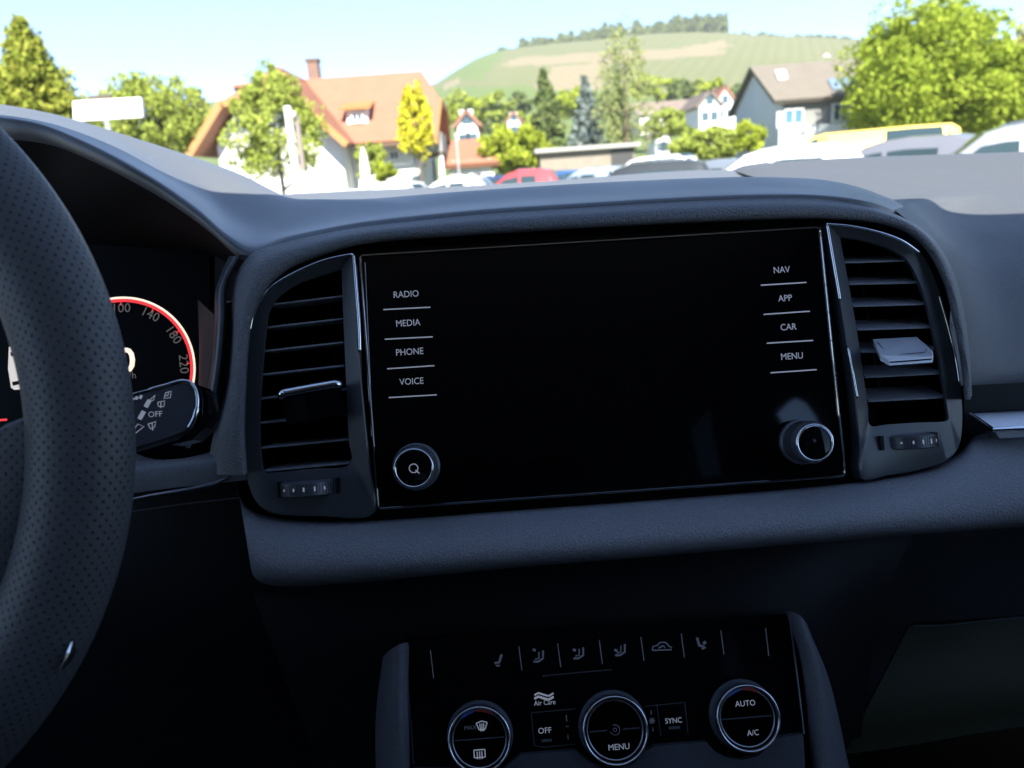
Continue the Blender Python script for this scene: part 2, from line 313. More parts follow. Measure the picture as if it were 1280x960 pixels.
# passenger trim: recess and silver strip
MB().prism([F(x, y, -.045) for x, y in [(1205, 482), (1205, 560), (1720, 540), (1720, 455)]], -FN*.01).build('trim_recess', MATTE, dash)
tp = MB(); A = [F(1211, 517, -.034), F(1241, 535, -.012), F(1700, 507, -.012), F(1700, 491, -.034)]
tp.prism(A, -FV*.002); tp.build('trim_ledge', SATIN, dash)
MB().tube([F(1213, 518, -.032), F(1241, 537, -.011), F(1300, 534, -.010), F(1700, 509, -.010)], .0016, 8).build('trim_edge', CHROME, dash)
MB().prism([F(x, y, -.013) for x, y in [(1244, 540), (1250, 548), (1700, 522), (1700, 512)]], -FN*.01).build('trim_front', SLAT, dash)
# cluster side: bezel strip, lit part of the side wall, column under the hood
surf('cluster_bezel', [[D(x, y, d) for x, y, d in c] for c in (
    [(303, 318, .50), (290, 340, .50), (284, 360, .50), (283, 400, .498), (280, 450, .497), (272, 500, .496), (266, 520, .496), (258, 538, .497)],
    [(299, 319, .493), (285, 343, .491), (279, 362, .491), (278, 400, .489), (274, 450, .488), (266, 500, .487), (260, 520, .488), (252, 538, .49)],
    [(292, 320, .495), (279, 344, .494), (273, 363, .494), (272, 400, .492), (268, 450, .491), (260, 500, .490), (254, 520, .49), (247, 538, .492)],
    [(286, 320, .51), (275, 345, .51), (269, 364, .51), (268, 400, .51), (264, 450, .51), (256, 500, .51), (250, 520, .51), (243, 538, .51)])], BEZEL, mm=60)
surf('cluster_wall_lit_part', [[D(x, y, d) for x, y, d in c] for c in (
    [(269, 395, .505), (268, 410, .505), (264, 450, .505), (256, 500, .505), (238, 560, .505)],
    [(247, 374, .575), (248, 400, .575), (249, 450, .575), (246, 500, .575), (232, 560, .575)])], mat('cluster_wall', (.016, .019, .019), .6), mm=40)  # only the lit part is built, its top cut along the shadow edge
surf('hood_underside', [[p+np.array([0, .012, -.012]) for p in T0[:12]], [D(x, y-2, .60) for x, y in [(-330, 330), (-180, 325), (-60, 322), (0, 320), (50, 318), (100, 318), (150, 318), (200, 318), (250, 320), (275, 325), (300, 345), (330, 355)]]], MATTE, mm=60)
surf('column_shroud', [[D(x, y, d) for x, y, d in c] for c in ([(-300, 520, .6), (100, 540, .58), (200, 575, .53), (300, 556, .50)], [(-300, 600, .56), (100, 590, .5), (200, 580, .495), (303, 573, .488)], [(-300, 650, .55), (100, 625, .5), (200, 612, .495), (309, 600, .488)])], PAD, mm=40)
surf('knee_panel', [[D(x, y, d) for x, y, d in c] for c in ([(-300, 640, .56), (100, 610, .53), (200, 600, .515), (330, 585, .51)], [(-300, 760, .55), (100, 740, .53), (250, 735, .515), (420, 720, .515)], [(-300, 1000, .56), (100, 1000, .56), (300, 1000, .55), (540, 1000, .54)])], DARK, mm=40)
tb = MB()
tb.tube([D(x, y, d) for x, y, d in [(150, 627, .483), (190, 619, .483), (235, 612, .483), (268, 605, .483), (285, 597, .484), (298, 587, .485)]], [.0006, .0010, .0014, .0015, .0010, .0004], 8, flat=(0, -1, .3)); tb.build('column_trim', SATIN, dash)
MB().tube([D(x, y, d) for x, y, d in [(160, 640, .485), (230, 630, .485), (300, 622, .485)]], .0004, 6).build('column_seam', BEZEL, dash)
# centre stack backing, cheeks, glovebox
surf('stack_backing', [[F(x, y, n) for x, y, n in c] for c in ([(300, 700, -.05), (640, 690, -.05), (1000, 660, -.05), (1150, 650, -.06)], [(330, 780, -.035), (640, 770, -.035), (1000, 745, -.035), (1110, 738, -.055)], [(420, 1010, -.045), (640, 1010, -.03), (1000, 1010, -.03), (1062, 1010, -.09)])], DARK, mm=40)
for c in (([(982, 766), (988, 764), (998, 768), (1006, 776), (1012, 790)], [(1000, 830), (1006, 828), (1018, 830), (1028, 836), (1036, 848)], [(1012, 960), (1018, 960), (1032, 960), (1048, 960), (1062, 962)], [(1020, 1040), (1028, 1040), (1044, 1040), (1064, 1042), (1080, 1045)]),
          ([(512, 806), (507, 803), (498, 806), (488, 812), (478, 822)], [(512, 870), (507, 868), (497, 870), (484, 876), (470, 886)], [(517, 960), (511, 960), (500, 962), (486, 966), (470, 972)], [(522, 1040), (516, 1040), (506, 1042), (490, 1046), (474, 1050)])):
    surf('console_cheek', [[F(p[k][0], p[k][1], n) for p in c] for k, n in enumerate((-.012, .004, .008, .000, -.035))], PAD, mm=40)
gl = empty('glovebox', D(1230, 850, .62), 'dark glovebox door under the passenger side padded band', 'glovebox')
def gsurf(name, curves, m): v, f = loft(curves, 40, 4); return obj(name, v, f, m, gl, smooth=True)
GREEN_LIT = grain(mat('green_lit_glovebox_plastic', (.040, .046, .027), .6, spec=.2), 600, .2)  # greenish reflected light on the lid is put into its colour
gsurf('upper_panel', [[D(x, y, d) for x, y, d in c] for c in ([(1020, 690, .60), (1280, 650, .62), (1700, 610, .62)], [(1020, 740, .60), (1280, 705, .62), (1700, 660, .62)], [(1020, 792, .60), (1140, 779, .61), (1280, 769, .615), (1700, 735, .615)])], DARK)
gsurf('lid', [[D(x, y, d) for x, y, d in c] for c in ([(1137, 782, .615), (1185, 781, .615), (1280, 771, .62), (1700, 738, .62)], [(1108, 838, .612), (1170, 828, .612), (1280, 818, .612), (1700, 785, .61)], [(1080, 893, .590), (1150, 887, .59), (1280, 872, .59), (1700, 835, .59)], [(1056, 943, .525), (1140, 931, .52), (1280, 908, .52), (1700, 872, .52)])], GREEN_LIT)
gsurf('side_panel', [[D(x, y, d) for x, y, d in c] for c in ([(1136, 779, .616), (1107, 838, .613), (1079, 893, .591), (1055, 945, .526)], [(1040, 780, .62), (1030, 840, .62), (1020, 900, .62), (1010, 960, .62)])], DARK)
gsurf('lid_underside', [[D(x, y, d) for x, y, d in c] for c in ([(1050, 943, .535), (1140, 931, .53), (1280, 908, .53), (1700, 872, .53)], [(1050, 955, .55), (1140, 945, .55), (1280, 925, .55), (1700, 890, .55)], [(1050, 1010, .60), (1140, 1010, .60), (1280, 1010, .60), (1700, 970, .60)])], MATTE)
MB().tube([D(x, y, d) for x, y, d in [(1142, 782, .607), (1175, 782, .609), (1280, 771, .612), (1700, 738, .612)]], .0006, 6).build('lid_seam', BEZEL, gl)
# ================================================================== INFOTAINMENT SCREEN
inf = empty('infotainment_screen', F(755, 610, 0), 'large black glossy touchscreen in a thin chrome frame between two air vents', 'touchscreen')
def rrect(c, n, r=6, k=5):
    P = [np.array(p, float) for p in c]; out = []
    for i in range(4):
        p, a, b = P[i], P[i-1], P[(i+1) % 4]; ua = (a-p)/np.linalg.norm(a-p); ub = (b-p)/np.linalg.norm(b-p)
        for q in range(k+1):
            t = q/k; out.append(p+ua*r*(1-t)**2+ub*r*t**2)
    return [F(x, y, n) for x, y in out]
SC = [(449.5, 319.5), (1025.5, 284), (1057, 595), (472.5, 636)]
g = MB(); g.prism(rrect([(451, 321), (1024, 286), (1055, 593.5), (474, 634)], -.002), -FN*.012); g.build('glass', SCREEN, inf)
MB().tube(rrect(SC, -.0010), .0007, 6, closed=True).build('chrome_frame', CHROME, inf)
MB().tube([F(x, y, -.004) for x, y in [(1030, 290), (1047, 370), (1062, 440), (1071, 496)]], .0004, 6).build('side_trim', BEZEL, inf)
MB().tube([F(x, y, -.004) for x, y in [(446, 330), (450, 400), (452, 470), (457, 543)]], .0009, 6).build('side_trim', CHROME, inf)
MB().tube([F(x, y, -.0015) for x, y in [(456, 328), (459, 400), (462, 470), (464, 545)]], .0004, 6).build('side_trim', CHROME, inf)
pxm = 0.487/FPX
for s_, x, y, a, b in [('RADIO', 507.5, 368, (479, 387), (538, 384)), ('MEDIA', 510, 404, (481, 424), (541, 421)), ('PHONE', 512, 440, (484, 461), (543, 457)), ('VOICE', 514.5, 477, (486, 497), (546, 493.5)),
                       ('NAV', 977, 337.5, (951, 356.5), (1008, 353)), ('APP', 981.5, 373, (954.5, 393), (1012.5, 389)), ('CAR', 985.5, 409, (958.5, 429), (1016.5, 425.5)), ('MENU', 990, 445.5, (963, 466), (1021, 462))]:
    text('button_lettering', s_, .0059, F(x, y, -.0014), FU*.9, FV, PRINT, inf)
    m = MB(); ribbon(m, F, [a, b], 1.5, -.0014); m.build('button_divider', PRINT, inf)
def knob(parent, px, py, rpx, hgt, n0, icon):
    c = F(px, py, n0); r = rpx*pxm
    kb = MB(); kb.lathe(c, FN, [(r*1.12, 0), (r*1.12, .003), (r*1.02, .004), (r*1.0, hgt*.8), (r*.93, hgt)], 64); k = kb.build('rotary_knob', SLAT, parent, smooth=True, auto=35)
    rb = MB()
    x = np.cross(FN, (0.3, .1, .9)); x /= np.linalg.norm(x); y = np.cross(FN, x)
    for i in range(56):
        a = 2*math.pi*i/56; o = x*math.cos(a)+y*math.sin(a); t = np.cross(FN, o)
        rb.box(c+FN*hgt*.48+o*r*1.015, o*.0004, t*.0003, FN*hgt*.30)
    rb.build('knurling', BEZEL, k)
    MB().lathe(c, FN, [(r*.80, hgt), (r*.83, hgt+.0014), (r*.90, hgt+.0012), (r*.925, hgt)], 64, caps=False).build('chrome_ring', CHROME, k, smooth=True)
    MB().lathe(c, FN, [(r*.80, hgt-.001), (r*.80, hgt+.0006), (r*.7, hgt+.0009), (r*.01, hgt+.001)], 48).build('cap', GLOSS, k, smooth=True, auto=40)
    tc = c+FN*(hgt+.0013)
    if icon == 'Q':
        m = MB(); m.lathe(tc, FN, [(.0029, 0), (.0023, 0.0001)], 32, caps=False); m.box(tc+FU*.0022-FV*.0022, FU*.0011-FV*.0011, (FU+FV)*.00025, FN*.00005); m.build('search_icon', PRINT, k)
    else:
        MB().lathe(tc, FN, [(.0105, 0), (.0101, .0002)], 40, caps=False).build('inner_ring', CHROME, k)
knob(inf, 521, 583, 26, .018, -.002, 'Q')
knob(inf, 1001, 552, 25, .021, -.002, '')
m = MB(); m.prism([F(x, y, -.0012) for x, y in [(978, 592), (980, 588), (1047, 584), (1049, 588)]], -FN*.001); m.build('lower_tray', GLOSS, inf)
# ================================================================== AIR VENTS
def vent(label, outer, inner, top_trim, slats, tab, side_trims, wheel, tilt, nouter):
    t = empty('air_vent', F(*outer[-1], 0), label, 'air vent', 'dashboard air vents')
    k = 160
    O = spline([F(x, y, n) for (x, y), n in zip(outer, nouter)], k); Q = spline([F(x, y, -.006) for x, y in inner], k)
    Q2 = spline([F(x, y, -.05) for x, y in inner], k)
    def ringmesh(rows): return np.vstack(rows), [(i*k+j, i*k+(j+1) % k, (i+1)*k+(j+1) % k, (i+1)*k+j) for i in range(len(rows)-1) for j in range(k)]
    v, f = ringmesh([O-FN*.014, O, O+(Q-O)*.06+FN*.001, Q, Q-FN*.003])
    obj('bezel', v, f, BEZEL, t, smooth=True, auto=35)
    v, f = ringmesh([Q-FN*.003, Q2]); b = len(v); obj('duct', v, f+[list(range(k, 2*k))], MATTE, t)
    for tr in top_trim: MB().tube(spline([F(x, y, n) for x, y, n in tr], 40), .0009, 8).build('chrome_trim', CHROME, t, smooth=True)
    for tr in side_trims: MB().tube(spline([F(x, y, n) for x, y, n in tr], 20), .0007, 8).build('chrome_trim', CHROME, t, smooth=True)
    dirn = -FN*math.cos(tilt)+FV*math.sin(tilt)
    for (x0, y0, x1, y1) in slats:
        a, b = F(x0, y0, -.010), F(x1, y1, -.010); th = np.cross(dirn, (b-a)/np.linalg.norm(b-a)); L = .026
        m = MB(); e = .0006; c = (a+b)/2; h = (b-a)/2*1.0
        prof = [(0, -e*.6), (0, e*.6), (.002, e*1.3), (L, e*1.5), (L, -e*1.5), (.002, -e*1.3)]
        P = [[s+dirn*p+th*q for p, q in prof] for s in (a, b)]
        m.add(np.vstack(P), [list(range(6)), list(range(11, 5, -1))]+[[i, i+6, (i+1) % 6+6, (i+1) % 6] for i in range(6)])
        m.build('slat', VSLAT, t)
    for i in range(4):                                              # upright vanes deep in the duct
        u = (i+.5)/4; sl0, sl1 = slats[0], slats[-1]
        a = F(sl0[0]*(1-u)+sl0[2]*u, sl0[1]*(1-u)+sl0[3]*u-12, -.042); b = F(sl1[0]*(1-u)+sl1[2]*u, sl1[1]*(1-u)+sl1[3]*u+8, -.042)
        MB().box((a+b)/2, (b-a)/2, FU*.0006, FN*.006).build('vane', MATTE, t)
    tab(t)
    x0, y0, x1, y1, hh = wheel
    c = F((x0+x1)/2, (y0+y1)/2, -.013); ax = FV; wr = (x1-x0)*pxm*.62
    tw = MB().lathe(c-ax*hh*pxm*.5, ax, [(wr*.93, 0), (wr, .001), (wr, hh*pxm-.001), (wr*.93, hh*pxm)], 40).build('thumbwheel', SLAT, t, smooth=True, auto=40)
    m = MB()
    for i in range(30):
        a = math.pi*(i+.5)/30; o = -FU*math.cos(a)+FN*math.sin(a); m.box(c+o*wr, o*.0003, np.cross(ax, o)*.0003, ax*hh*pxm*.36)
    m.build('thumbwheel_ribs', BEZEL, tw)
    m = MB()
    for u, s in [(-.62, .0004), (-.28, .0006), (.05, .0008), (.38, .0009), (.66, .0006)]:
        o = FU*u+FN*math.sqrt(1-u*u); m.box(c+o*(wr+.0006), np.cross(ax, o)*.0005, ax*s*1.6, o*.0001)
    m.build('thumbwheel_mark', PRINT, tw)
    # lower lip with a slot for the thumbwheel
    q = MB(); 
    for xx in (x0-6, x1+6): MB().box(F(xx, (y0+y1)/2+(xx-(x0+x1)/2)*-.07, -.005), FV*hh*pxm*.5, FU*.0012, FN*.003).build('thumbwheel_stop', MATTE, t)
    return t
def tabL(t):
    a, b = F(351, 492, .004), F(423, 479, .004); u = (b-a)/np.linalg.norm(b-a); w_ = np.cross(FN, u)
    m = MB(); m.box((a+b)/2-w_*.010-FN*.006, (b-a)/2*.98, w_*.0095, FN*.005); k = m.build('direction_tab', GLOSS, t)
    m = MB(); m.tube(spline([a-w_*.0012-FN*.002, a+u*.0015-w_*.0002, a+u*.006, b-u*.006, b-u*.0015-w_*.0002, b-w_*.0012-FN*.002], 24), .0029, 12)
    m.build('tab_chrome', CHROME, k, smooth=True)
def tabR(t):
    m = MB(); T = [F(1091, 424, -.014), F(1146, 421, -.014), F(1166, 439, .010), F(1165, 446, .011), F(1111, 450, .011), F(1100, 444, .010)]
    m.prism(T, -FV*.0035); k = m.build('direction_tab', mat('silver_tab', (.62, .63, .68), .4, .25), t)
    m = MB(); m.prism([F(1112, 452, .0115), F(1165, 448, .0115), F(1163, 454, .010), F(1114, 457.5, .010)], -FN*.006); m.build('tab_chrome', CHROME, k)
    m = MB(); m.tube([F(1097, 428, -.0085)+FV*.0004, F(1108, 443, .007)+FV*.0004, F(1114, 445, .0085)+FV*.0004, F(1156, 441, .0085)+FV*.0004, F(1158, 437, .007)+FV*.0004], .0003, 6); m.build('tab_groove', BEZEL, k)
LO = [(441, 317), (400, 327), (366, 342), (344, 355), (328, 371), (317, 393), (311, 425), (308, 470), (305, 520), (306, 570), (310, 605), (322, 630), (340, 641), (400, 645), (466, 642), (462, 580), (455, 510), (449, 440), (444, 370), (441, 317)]
LI = [(427, 337), (400, 345), (374, 354), (356, 364), (342, 377), (335, 393), (331, 425), (327, 470), (324, 520), (325, 560), (328, 585), (331, 591), (340, 591), (390, 586), (438, 580), (436, 550), (434, 510), (431, 440), (428, 370), (427, 337)]
vent('air vent left of the screen with thin lit slat edges and a chrome bar tab', LO, LI,
     [[(441, 317.5, .0025), (420, 321.5, .0025), (400, 327, .0025), (366, 342, .0025), (344, 355, .0025), (328, 371, .001), (317, 393, 0), (312, 415, 0)], [(442, 318, .002), (446, 370, .002), (449, 410, .002), (450, 440, .001)]],
     [(337, 381, 428, 370), (332, 409.5, 428, 398.5), (329, 439, 429, 428), (326.5, 468.5, 430, 457), (325, 498.5, 432, 487), (325, 529, 433, 518), (327, 560, 435, 549.5), (330, 589, 437, 579)], tabL,
     [[(306, 470, .001), (304.5, 500, .001), (303.5, 535, .001)]], (357, 612, 417, 606, 19), R(4), [0, 0, -.002, -.004, -.006, -.008, -.010, -.011, -.011, -.011, -.010, -.008, -.006, -.003, 0, 0, 0, 0, 0, 0])
RO = [(1033, 279), (1062, 282), (1098, 289), (1128, 300), (1150, 315), (1166, 343), (1181, 385), (1193, 435), (1200, 478), (1203, 522), (1199, 556), (1186, 574), (1150, 587), (1110, 594), (1077, 598), (1073, 550), (1066, 480), (1055, 410), (1044, 340), (1033, 279)]
RI = [(1050, 297), (1070, 299), (1095, 305), (1115, 312), (1132, 323), (1146, 345), (1160, 385), (1171, 435), (1179, 478), (1185, 515), (1186, 523), (1184, 526), (1150, 528), (1110, 530.5), (1088, 532), (1085, 510), (1078, 460), (1069, 400), (1059, 345), (1050, 297)]
vent('air vent right of the screen with wide slat tops and a silver paddle tab', RO, RI,
     [[(1033, 280, .0025), (1062, 282.5, .0025), (1098, 290, .0025), (1128, 301, .002), (1150, 316, 0)], [(1034, 281, .002), (1039, 310, .002), (1045, 345, .002), (1050, 375, .001)]],
     [(1056, 328.5, 1136, 326), (1062, 355.5, 1150, 353.5), (1067, 383, 1158, 380.5), (1072, 412.5, 1166, 409.5), (1077, 441, 1173, 437), (1082, 472, 1179, 467), (1086, 502, 1183, 497)], tabR,
     [[(1174, 370, -.008), (1184, 405, -.008), (1194, 445, -.008), (1200, 482, -.008)], [(1060, 435, .001), (1066, 465, .001), (1072, 498, .001)]], (1106, 553, 1161, 550, 18), R(19), [0, 0, -.002, -.004, -.006, -.008, -.010, -.011, -.011, -.011, -.010, -.008, -.006, -.003, 0, 0, 0, 0, 0, 0])
# ================================================================== INSTRUMENT CLUSTER
ins = empty('instrument_cluster', D(150, 500, .58), 'lit digital instrument display with red speed ring behind the steering wheel', 'instrument cluster')
CN = np.array([0.0, -.95, .31]); CN /= np.linalg.norm(CN); CF = plane(D(150, 460, .585), CN); CX = FU; CX = CX-CN*np.dot(CX, CN); CX /= np.linalg.norm(CX); CY = np.cross(CN, CX)
MB().prism([CF(x, y, 0) for x, y in [(-420, 300), (-420, 640), (262, 600), (262, 300)]], -CN*.01).build('display_panel', mat('display_glass', (.002, .002, .0025), .35, spec=.06), ins)
gc = CF(152, 463, .001); gr = 90*.585/FPX
def arc(a0, a1, r, k=60): return [gc+(CX*math.cos(R(a))+CY*math.sin(R(a)))*r for a in np.linspace(a0, a1, k)]
def ringband(name, ra, rb, a0, a1, m, n):
    A, B = np.array(arc(a0, a1, ra))+CN*n, np.array(arc(a0, a1, rb))+CN*n; k = len(A)
    obj(name, np.vstack([A, B]), [(i, i+1, i+1+k, i+k) for i in range(k-1)], m, ins)
ringband('dial_glow', gr*1.0, gr*1.03, 225, -35, EWH, .0004); ringband('dial_ring', gr*.955, gr*1.0, 225, -35, ERED, .0002)
for i, s_ in enumerate(['0', '20', '40', '60', '80', '100', '120', '140', '160', '180', '200', '220']):
    if s_ in ('120', '160', '200'): continue
    a = {'100': 88, '140': 60, '180': 31, '220': 2}.get(s_, 225-24.5*i)
    if s_ in ('0', '20', '40', '60', '80'): a = 225-i*27
    e = CX*math.cos(R(a))+CY*math.sin(R(a)); tx = -(-CX*math.sin(R(a))+CY*math.cos(R(a)))
    text('dial_numeral', s_, .0100, gc+e*gr*.865+CN*.0004, tx, e, ENUM, ins)
    m = MB(); m.box(gc+e*gr*.945+CN*.0004, e*.0022, tx*.0003, CN*.0001); m.build('dial_tick', ERED, ins)
text('speed_digit', '0', .026, CF(158, 452, .0012), CX*1.05, CY, EWH, ins, bold=.0006)
text('speed_unit', 'km/h', .0075, CF(158, 470, .0012), CX, CY, ENUM, ins)
# car picture shown on the display
cp = CF(22, 460, .0012); sc = .585/FPX
def dpoly(name, pts, m, n): 
    P = [cp+CX*x*sc-CY*y*sc+CN*n for x, y in pts]; obj(name, P, [list(range(len(P)))[::-1]], m, ins)
dpoly('car_picture', [(-10, -27), (-3, -29), (6, -29), (11, -26), (13, -8), (13, 24), (10, 27), (-5, 27), (-9, 24), (-12, 0)], ESILV, 0)
dpoly('car_picture_window', [(-8, -20), (9, -21), (10, -17), (-7, -15)], MATTE, .0006); dpoly('car_picture_window', [(-7, 17), (11, 15), (11, 19), (-6, 22)], MATTE, .0006)
dpoly('car_picture_roof', [(-7, -14), (9, -15), (11, 13), (-6, 15)], ESILV, .0005)
m = MB(); ribbon(m, CF, [(-60, 529), (9, 524.5)], 2.2, .001); m.build('status_line', ERED, ins)
# ================================================================== STEERING WHEEL
WD = .325
wc = D(-408, 562, WD); ws = WD/FPX; WR = 507*ws; wr = 66*ws
wh = empty('steering_wheel', wc, 'dark perforated leather steering wheel rim', 'steering wheel')
NA, NB = 340, 40; vv = []; uu = []
for i in range(NA+1):
    a = 2*math.pi*i/NA-math.pi; e = CR*math.cos(a)+CU*math.sin(a)
    for j in range(NB+1):
        b = 2*math.pi*j/NB
        k = 1 if math.cos(b) > 0 else .89
        vv.append(wc+e*(WR+wr*k*math.cos(b))+(-fw)*wr*.82*math.sin(b)); uu.append((a*WR/.0046, b*wr*.92/.0046))
obj('rim', vv, grid_faces(NA+1, NB+1), LEATHER, wh, smooth=True, uv=uu)
def wpt(px, py, n=0): return wc+CR*(px+408)*ws-CU*(py-562)*ws-fw*n
def spoke(pts, n0, n1, name='spoke', m_=None):
    P = np.array([wpt(x, y, n1) for x, y in pts]); Q = np.array([wpt(x, y, n0) for x, y in pts]); c = P.mean(0); k = len(P)
    Pi = c+(P-c)*.93-fw*.004; v = np.vstack([Q, P, Pi])
    f = [[i, (i+1) % k, k+(i+1) % k, k+i] for i in range(k)]+[[k+i, k+(i+1) % k, 2*k+(i+1) % k, 2*k+i] for i in range(k)]+[list(range(2*k, 3*k))]
    uvs = [(np.dot(p-wc, CR)/.0046, np.dot(p-wc, CU)/.0046) for p in v]
    return obj(name, v, f, m_ or LEATHER, wh, smooth=True, uv=uvs, auto=50)
spoke([(70, 508), (38, 522), (18, 530), (0, 543), (-30, 575), (-50, 620), (-280, 640), (-280, 800), (-60, 800), (20, 815), (70, 780)], -.012, .006)
spoke([(-886, 508), (-854, 522), (-834, 530), (-816, 543), (-786, 575), (-766, 620), (-536, 640), (-536, 800), (-756, 800), (-836, 815), (-886, 780)], -.012, .006)
spoke([(-460, 800), (-470, 1050), (-340, 1050), (-350, 800)], -.012, .006)
MB().lathe(wc-fw*-.02, -fw, [(190*ws, 0), (190*ws, .03), (170*ws, .045), (60*ws, .052), (1*ws, .053)], 48).build('airbag_cover', PAD, wh, smooth=True, auto=50)
# chrome insert where the rim meets the lower spoke
m = MB(); P = [(111, 790), (109, 803), (104, 813), (97, 823)]
m.tube([wpt(x, y, .0115) for x, y in P], [.0005, .0018, .0015, .0008], 8, flat=-fw); m.build('chrome_insert', CHROME, wh)
# ================================================================== WIPER STALK
st = empty('wiper_stalk', D(160, 535, .42), 'black wiper stalk with white symbols beside the steering wheel rim', 'stalk')
SN = np.array([.10, -.93, .36]); SN /= np.linalg.norm(SN); SP = plane(D(205, 520, .425), SN)
body = [(60, 527), (110, 510), (160, 497), (205, 485), (226, 479), (236, 480), (243, 490), (245, 505), (241, 522), (232, 538), (215, 545), (160, 562), (60, 590)]
m = MB(); A = np.array([SP(x, y, 0) for x, y in body]); c = A.mean(0); B = c+(A-c)*1.05-SN*.004; C_ = c+(A-c)*.99-SN*.022; k = len(A)
m.add(np.vstack([A, B, C_]), [list(range(k))[::-1]]+[[i, (i+1) % k, k+(i+1) % k, k+i] for i in range(k)]+[[k+i, k+(i+1) % k, 2*k+(i+1) % k, 2*k+i] for i in range(k)]+[list(range(2*k, 3*k))])
m.build('stalk_body', mat('stalk_plastic', (.045, .05, .06), .42), st)
MB().tube(spline([SP(x, y, .0005) for x, y in [(160, 494), (205, 482), (228, 476), (238, 478), (245, 488), (247, 505), (243, 523), (236, 536)]], 40), [.0005]*8+[.0010]*24+[.0016]*8, 8, flat=SN).build('chrome_edge', CHROME, st, smooth=True)
cap = [(236, 477), (250, 482), (259, 492), (261, 512), (256, 535), (240, 550), (215, 556), (234, 540), (244, 522), (248, 505), (246, 489)]
MB().prism([SP(x, y, -.003) for x, y in cap], -SN*.02).build('end_cap', GLOSS, st)
m = MB()
for pts in [[(166, 500), (167, 497)], [(170, 499.5), (171.5, 495.5)], [(175, 498.5), (177, 494)]]: ribbon(m, SP, pts, 3.2, .0006)
for pts in [[(182, 509), (187, 500)], [(174, 524), (180, 514)]]: ribbon(m, SP, pts, 5, .0006)
for pts in [[(186, 501), (194, 494), (192, 500), (186, 502)], [(166, 540), (172, 530), (180, 533), (170, 541), (166, 540)],
            [(207, 491), (214, 489), (213, 497), (205, 498), (207, 491)], [(211, 489), (210, 494), (206, 495)], [(197, 503), (206, 501), (205, 508), (198, 508), (197, 503)], [(201, 502), (201, 510)],
            [(185, 530), (195, 527), (193, 534), (188, 536), (185, 530)], [(190, 528), (191, 538)]]: ribbon(m, SP, pts, 1.1, .0006)
m.build('wiper_symbols', PRINT, st)
text('stalk_lettering', 'OFF', .0045, SP(194, 518, .0006), FU, FV, PRINT, st)
# ================================================================== CLIMATE PANEL
ta = R(10); PN = FN*math.cos(ta)+FV*math.sin(ta); CP = plane(F(755, 800, -.008), PN); PU = FU; PV = np.cross(PN, PU); pc = .45/FPX
cl = empty('climate_panel', CP(760, 950, 0), 'glossy black climate control panel with three chrome ringed dials', 'climate panel')
MB().prism([CP(x, y, 0) for x, y in [(508, 800), (518, 1010), (1014, 1010), (1005, 915), (986, 767)]], -PN*.02).build('fascia', GLOSS, cl)
MB().tube([CP(x, y, .0008) for x, y in [(987, 770), (996, 840), (1005, 917)]], .0006, 6).build('edge_trim', SATIN, cl)
MB().tube([CP(x, y, .0008) for x, y in [(510, 862), (514, 910), (517, 955)]], .0004, 6).build('edge_trim', BEZEL, cl)
tray = [(516, 962), (560, 962), (575, 970), (620, 968), (636, 955), (650, 944), (720, 938), (735, 951), (752, 960), (772, 961), (792, 955), (806, 940), (818, 933), (884, 928), (894, 940), (908, 947), (926, 950), (946, 946), (960, 935), (972, 922), (1004, 918), (1010, 1020), (518, 1020)]
MB().prism([CP(x, y, .006) for x, y in tray], -PN*.012).build('console_tray', grain(mat('rubber_tray', (.05, .055, .065), .55), 600, .2), cl)
seps = [(538, 813, 848), (648.5, 808, 838), (697, 804, 834), (749, 800, 830), (801, 796, 826), (851.5, 792, 822), (901, 788, 818), (957, 785, 820)]
for i in range(7):
    a, b = seps[i], seps[i+1]
    P = [CP(a[0]+2, a[1]-2, .0012), CP(a[0]+5, a[2]+1, .0012), CP(b[0]+3, b[2]+1, .0012), CP(b[0], b[1]-2, .0012)]
    bt = MB().prism(P, -PN*.002).build('climate_button', GLOSS, cl)
    cx, cy = (a[0]+b[0])/2+1, (a[1]+a[2]+b[1]+b[2])/4
    m = MB(); stroke = lambda pts, w_=1.4: ribbon(m, CP, [(cx+x, cy+y) for x, y in pts], w_, .0016)
    if i == 0: cx = 623; cy = 826; stroke([(4, -8), (1, 2), (-5, 3)], 3); stroke([(-3, 6), (2, 6)], 2)
    elif i in (1, 2, 3): stroke([(5, -8), (5, 2), (-1, 6), (-7, 6)], 2.4); stroke([(0, -6), (0, 2), (-5, 3)], 1.6); stroke([(-8, [0, -9, -5, -1][i]), (-4, [0, -8, -4, 1][i])], 3)
    elif i == 4: stroke([(-12, 4), (-11, -1), (-6, -2), (-2, -6), (5, -6), (9, -1), (12, 0), (12, 3), (-12, 4)], 1.5); stroke([(-4, 1), (2, -2), (4, 1)], 1.8)
    elif i == 5: stroke([(-6, -8), (-3, 2), (3, 3)], 3); stroke([(2, 0), (5, -3)], 3.4); stroke([(0, 6), (5, 4)], 2)
    if m.n: m.build('button_icon', PRINTD, bt)
for x, a, b in seps:
    m = MB(); ribbon(m, CP, [(x, a), (x+4, b)], 1.1, .0018); m.build('button_separator', PRINTD, cl)
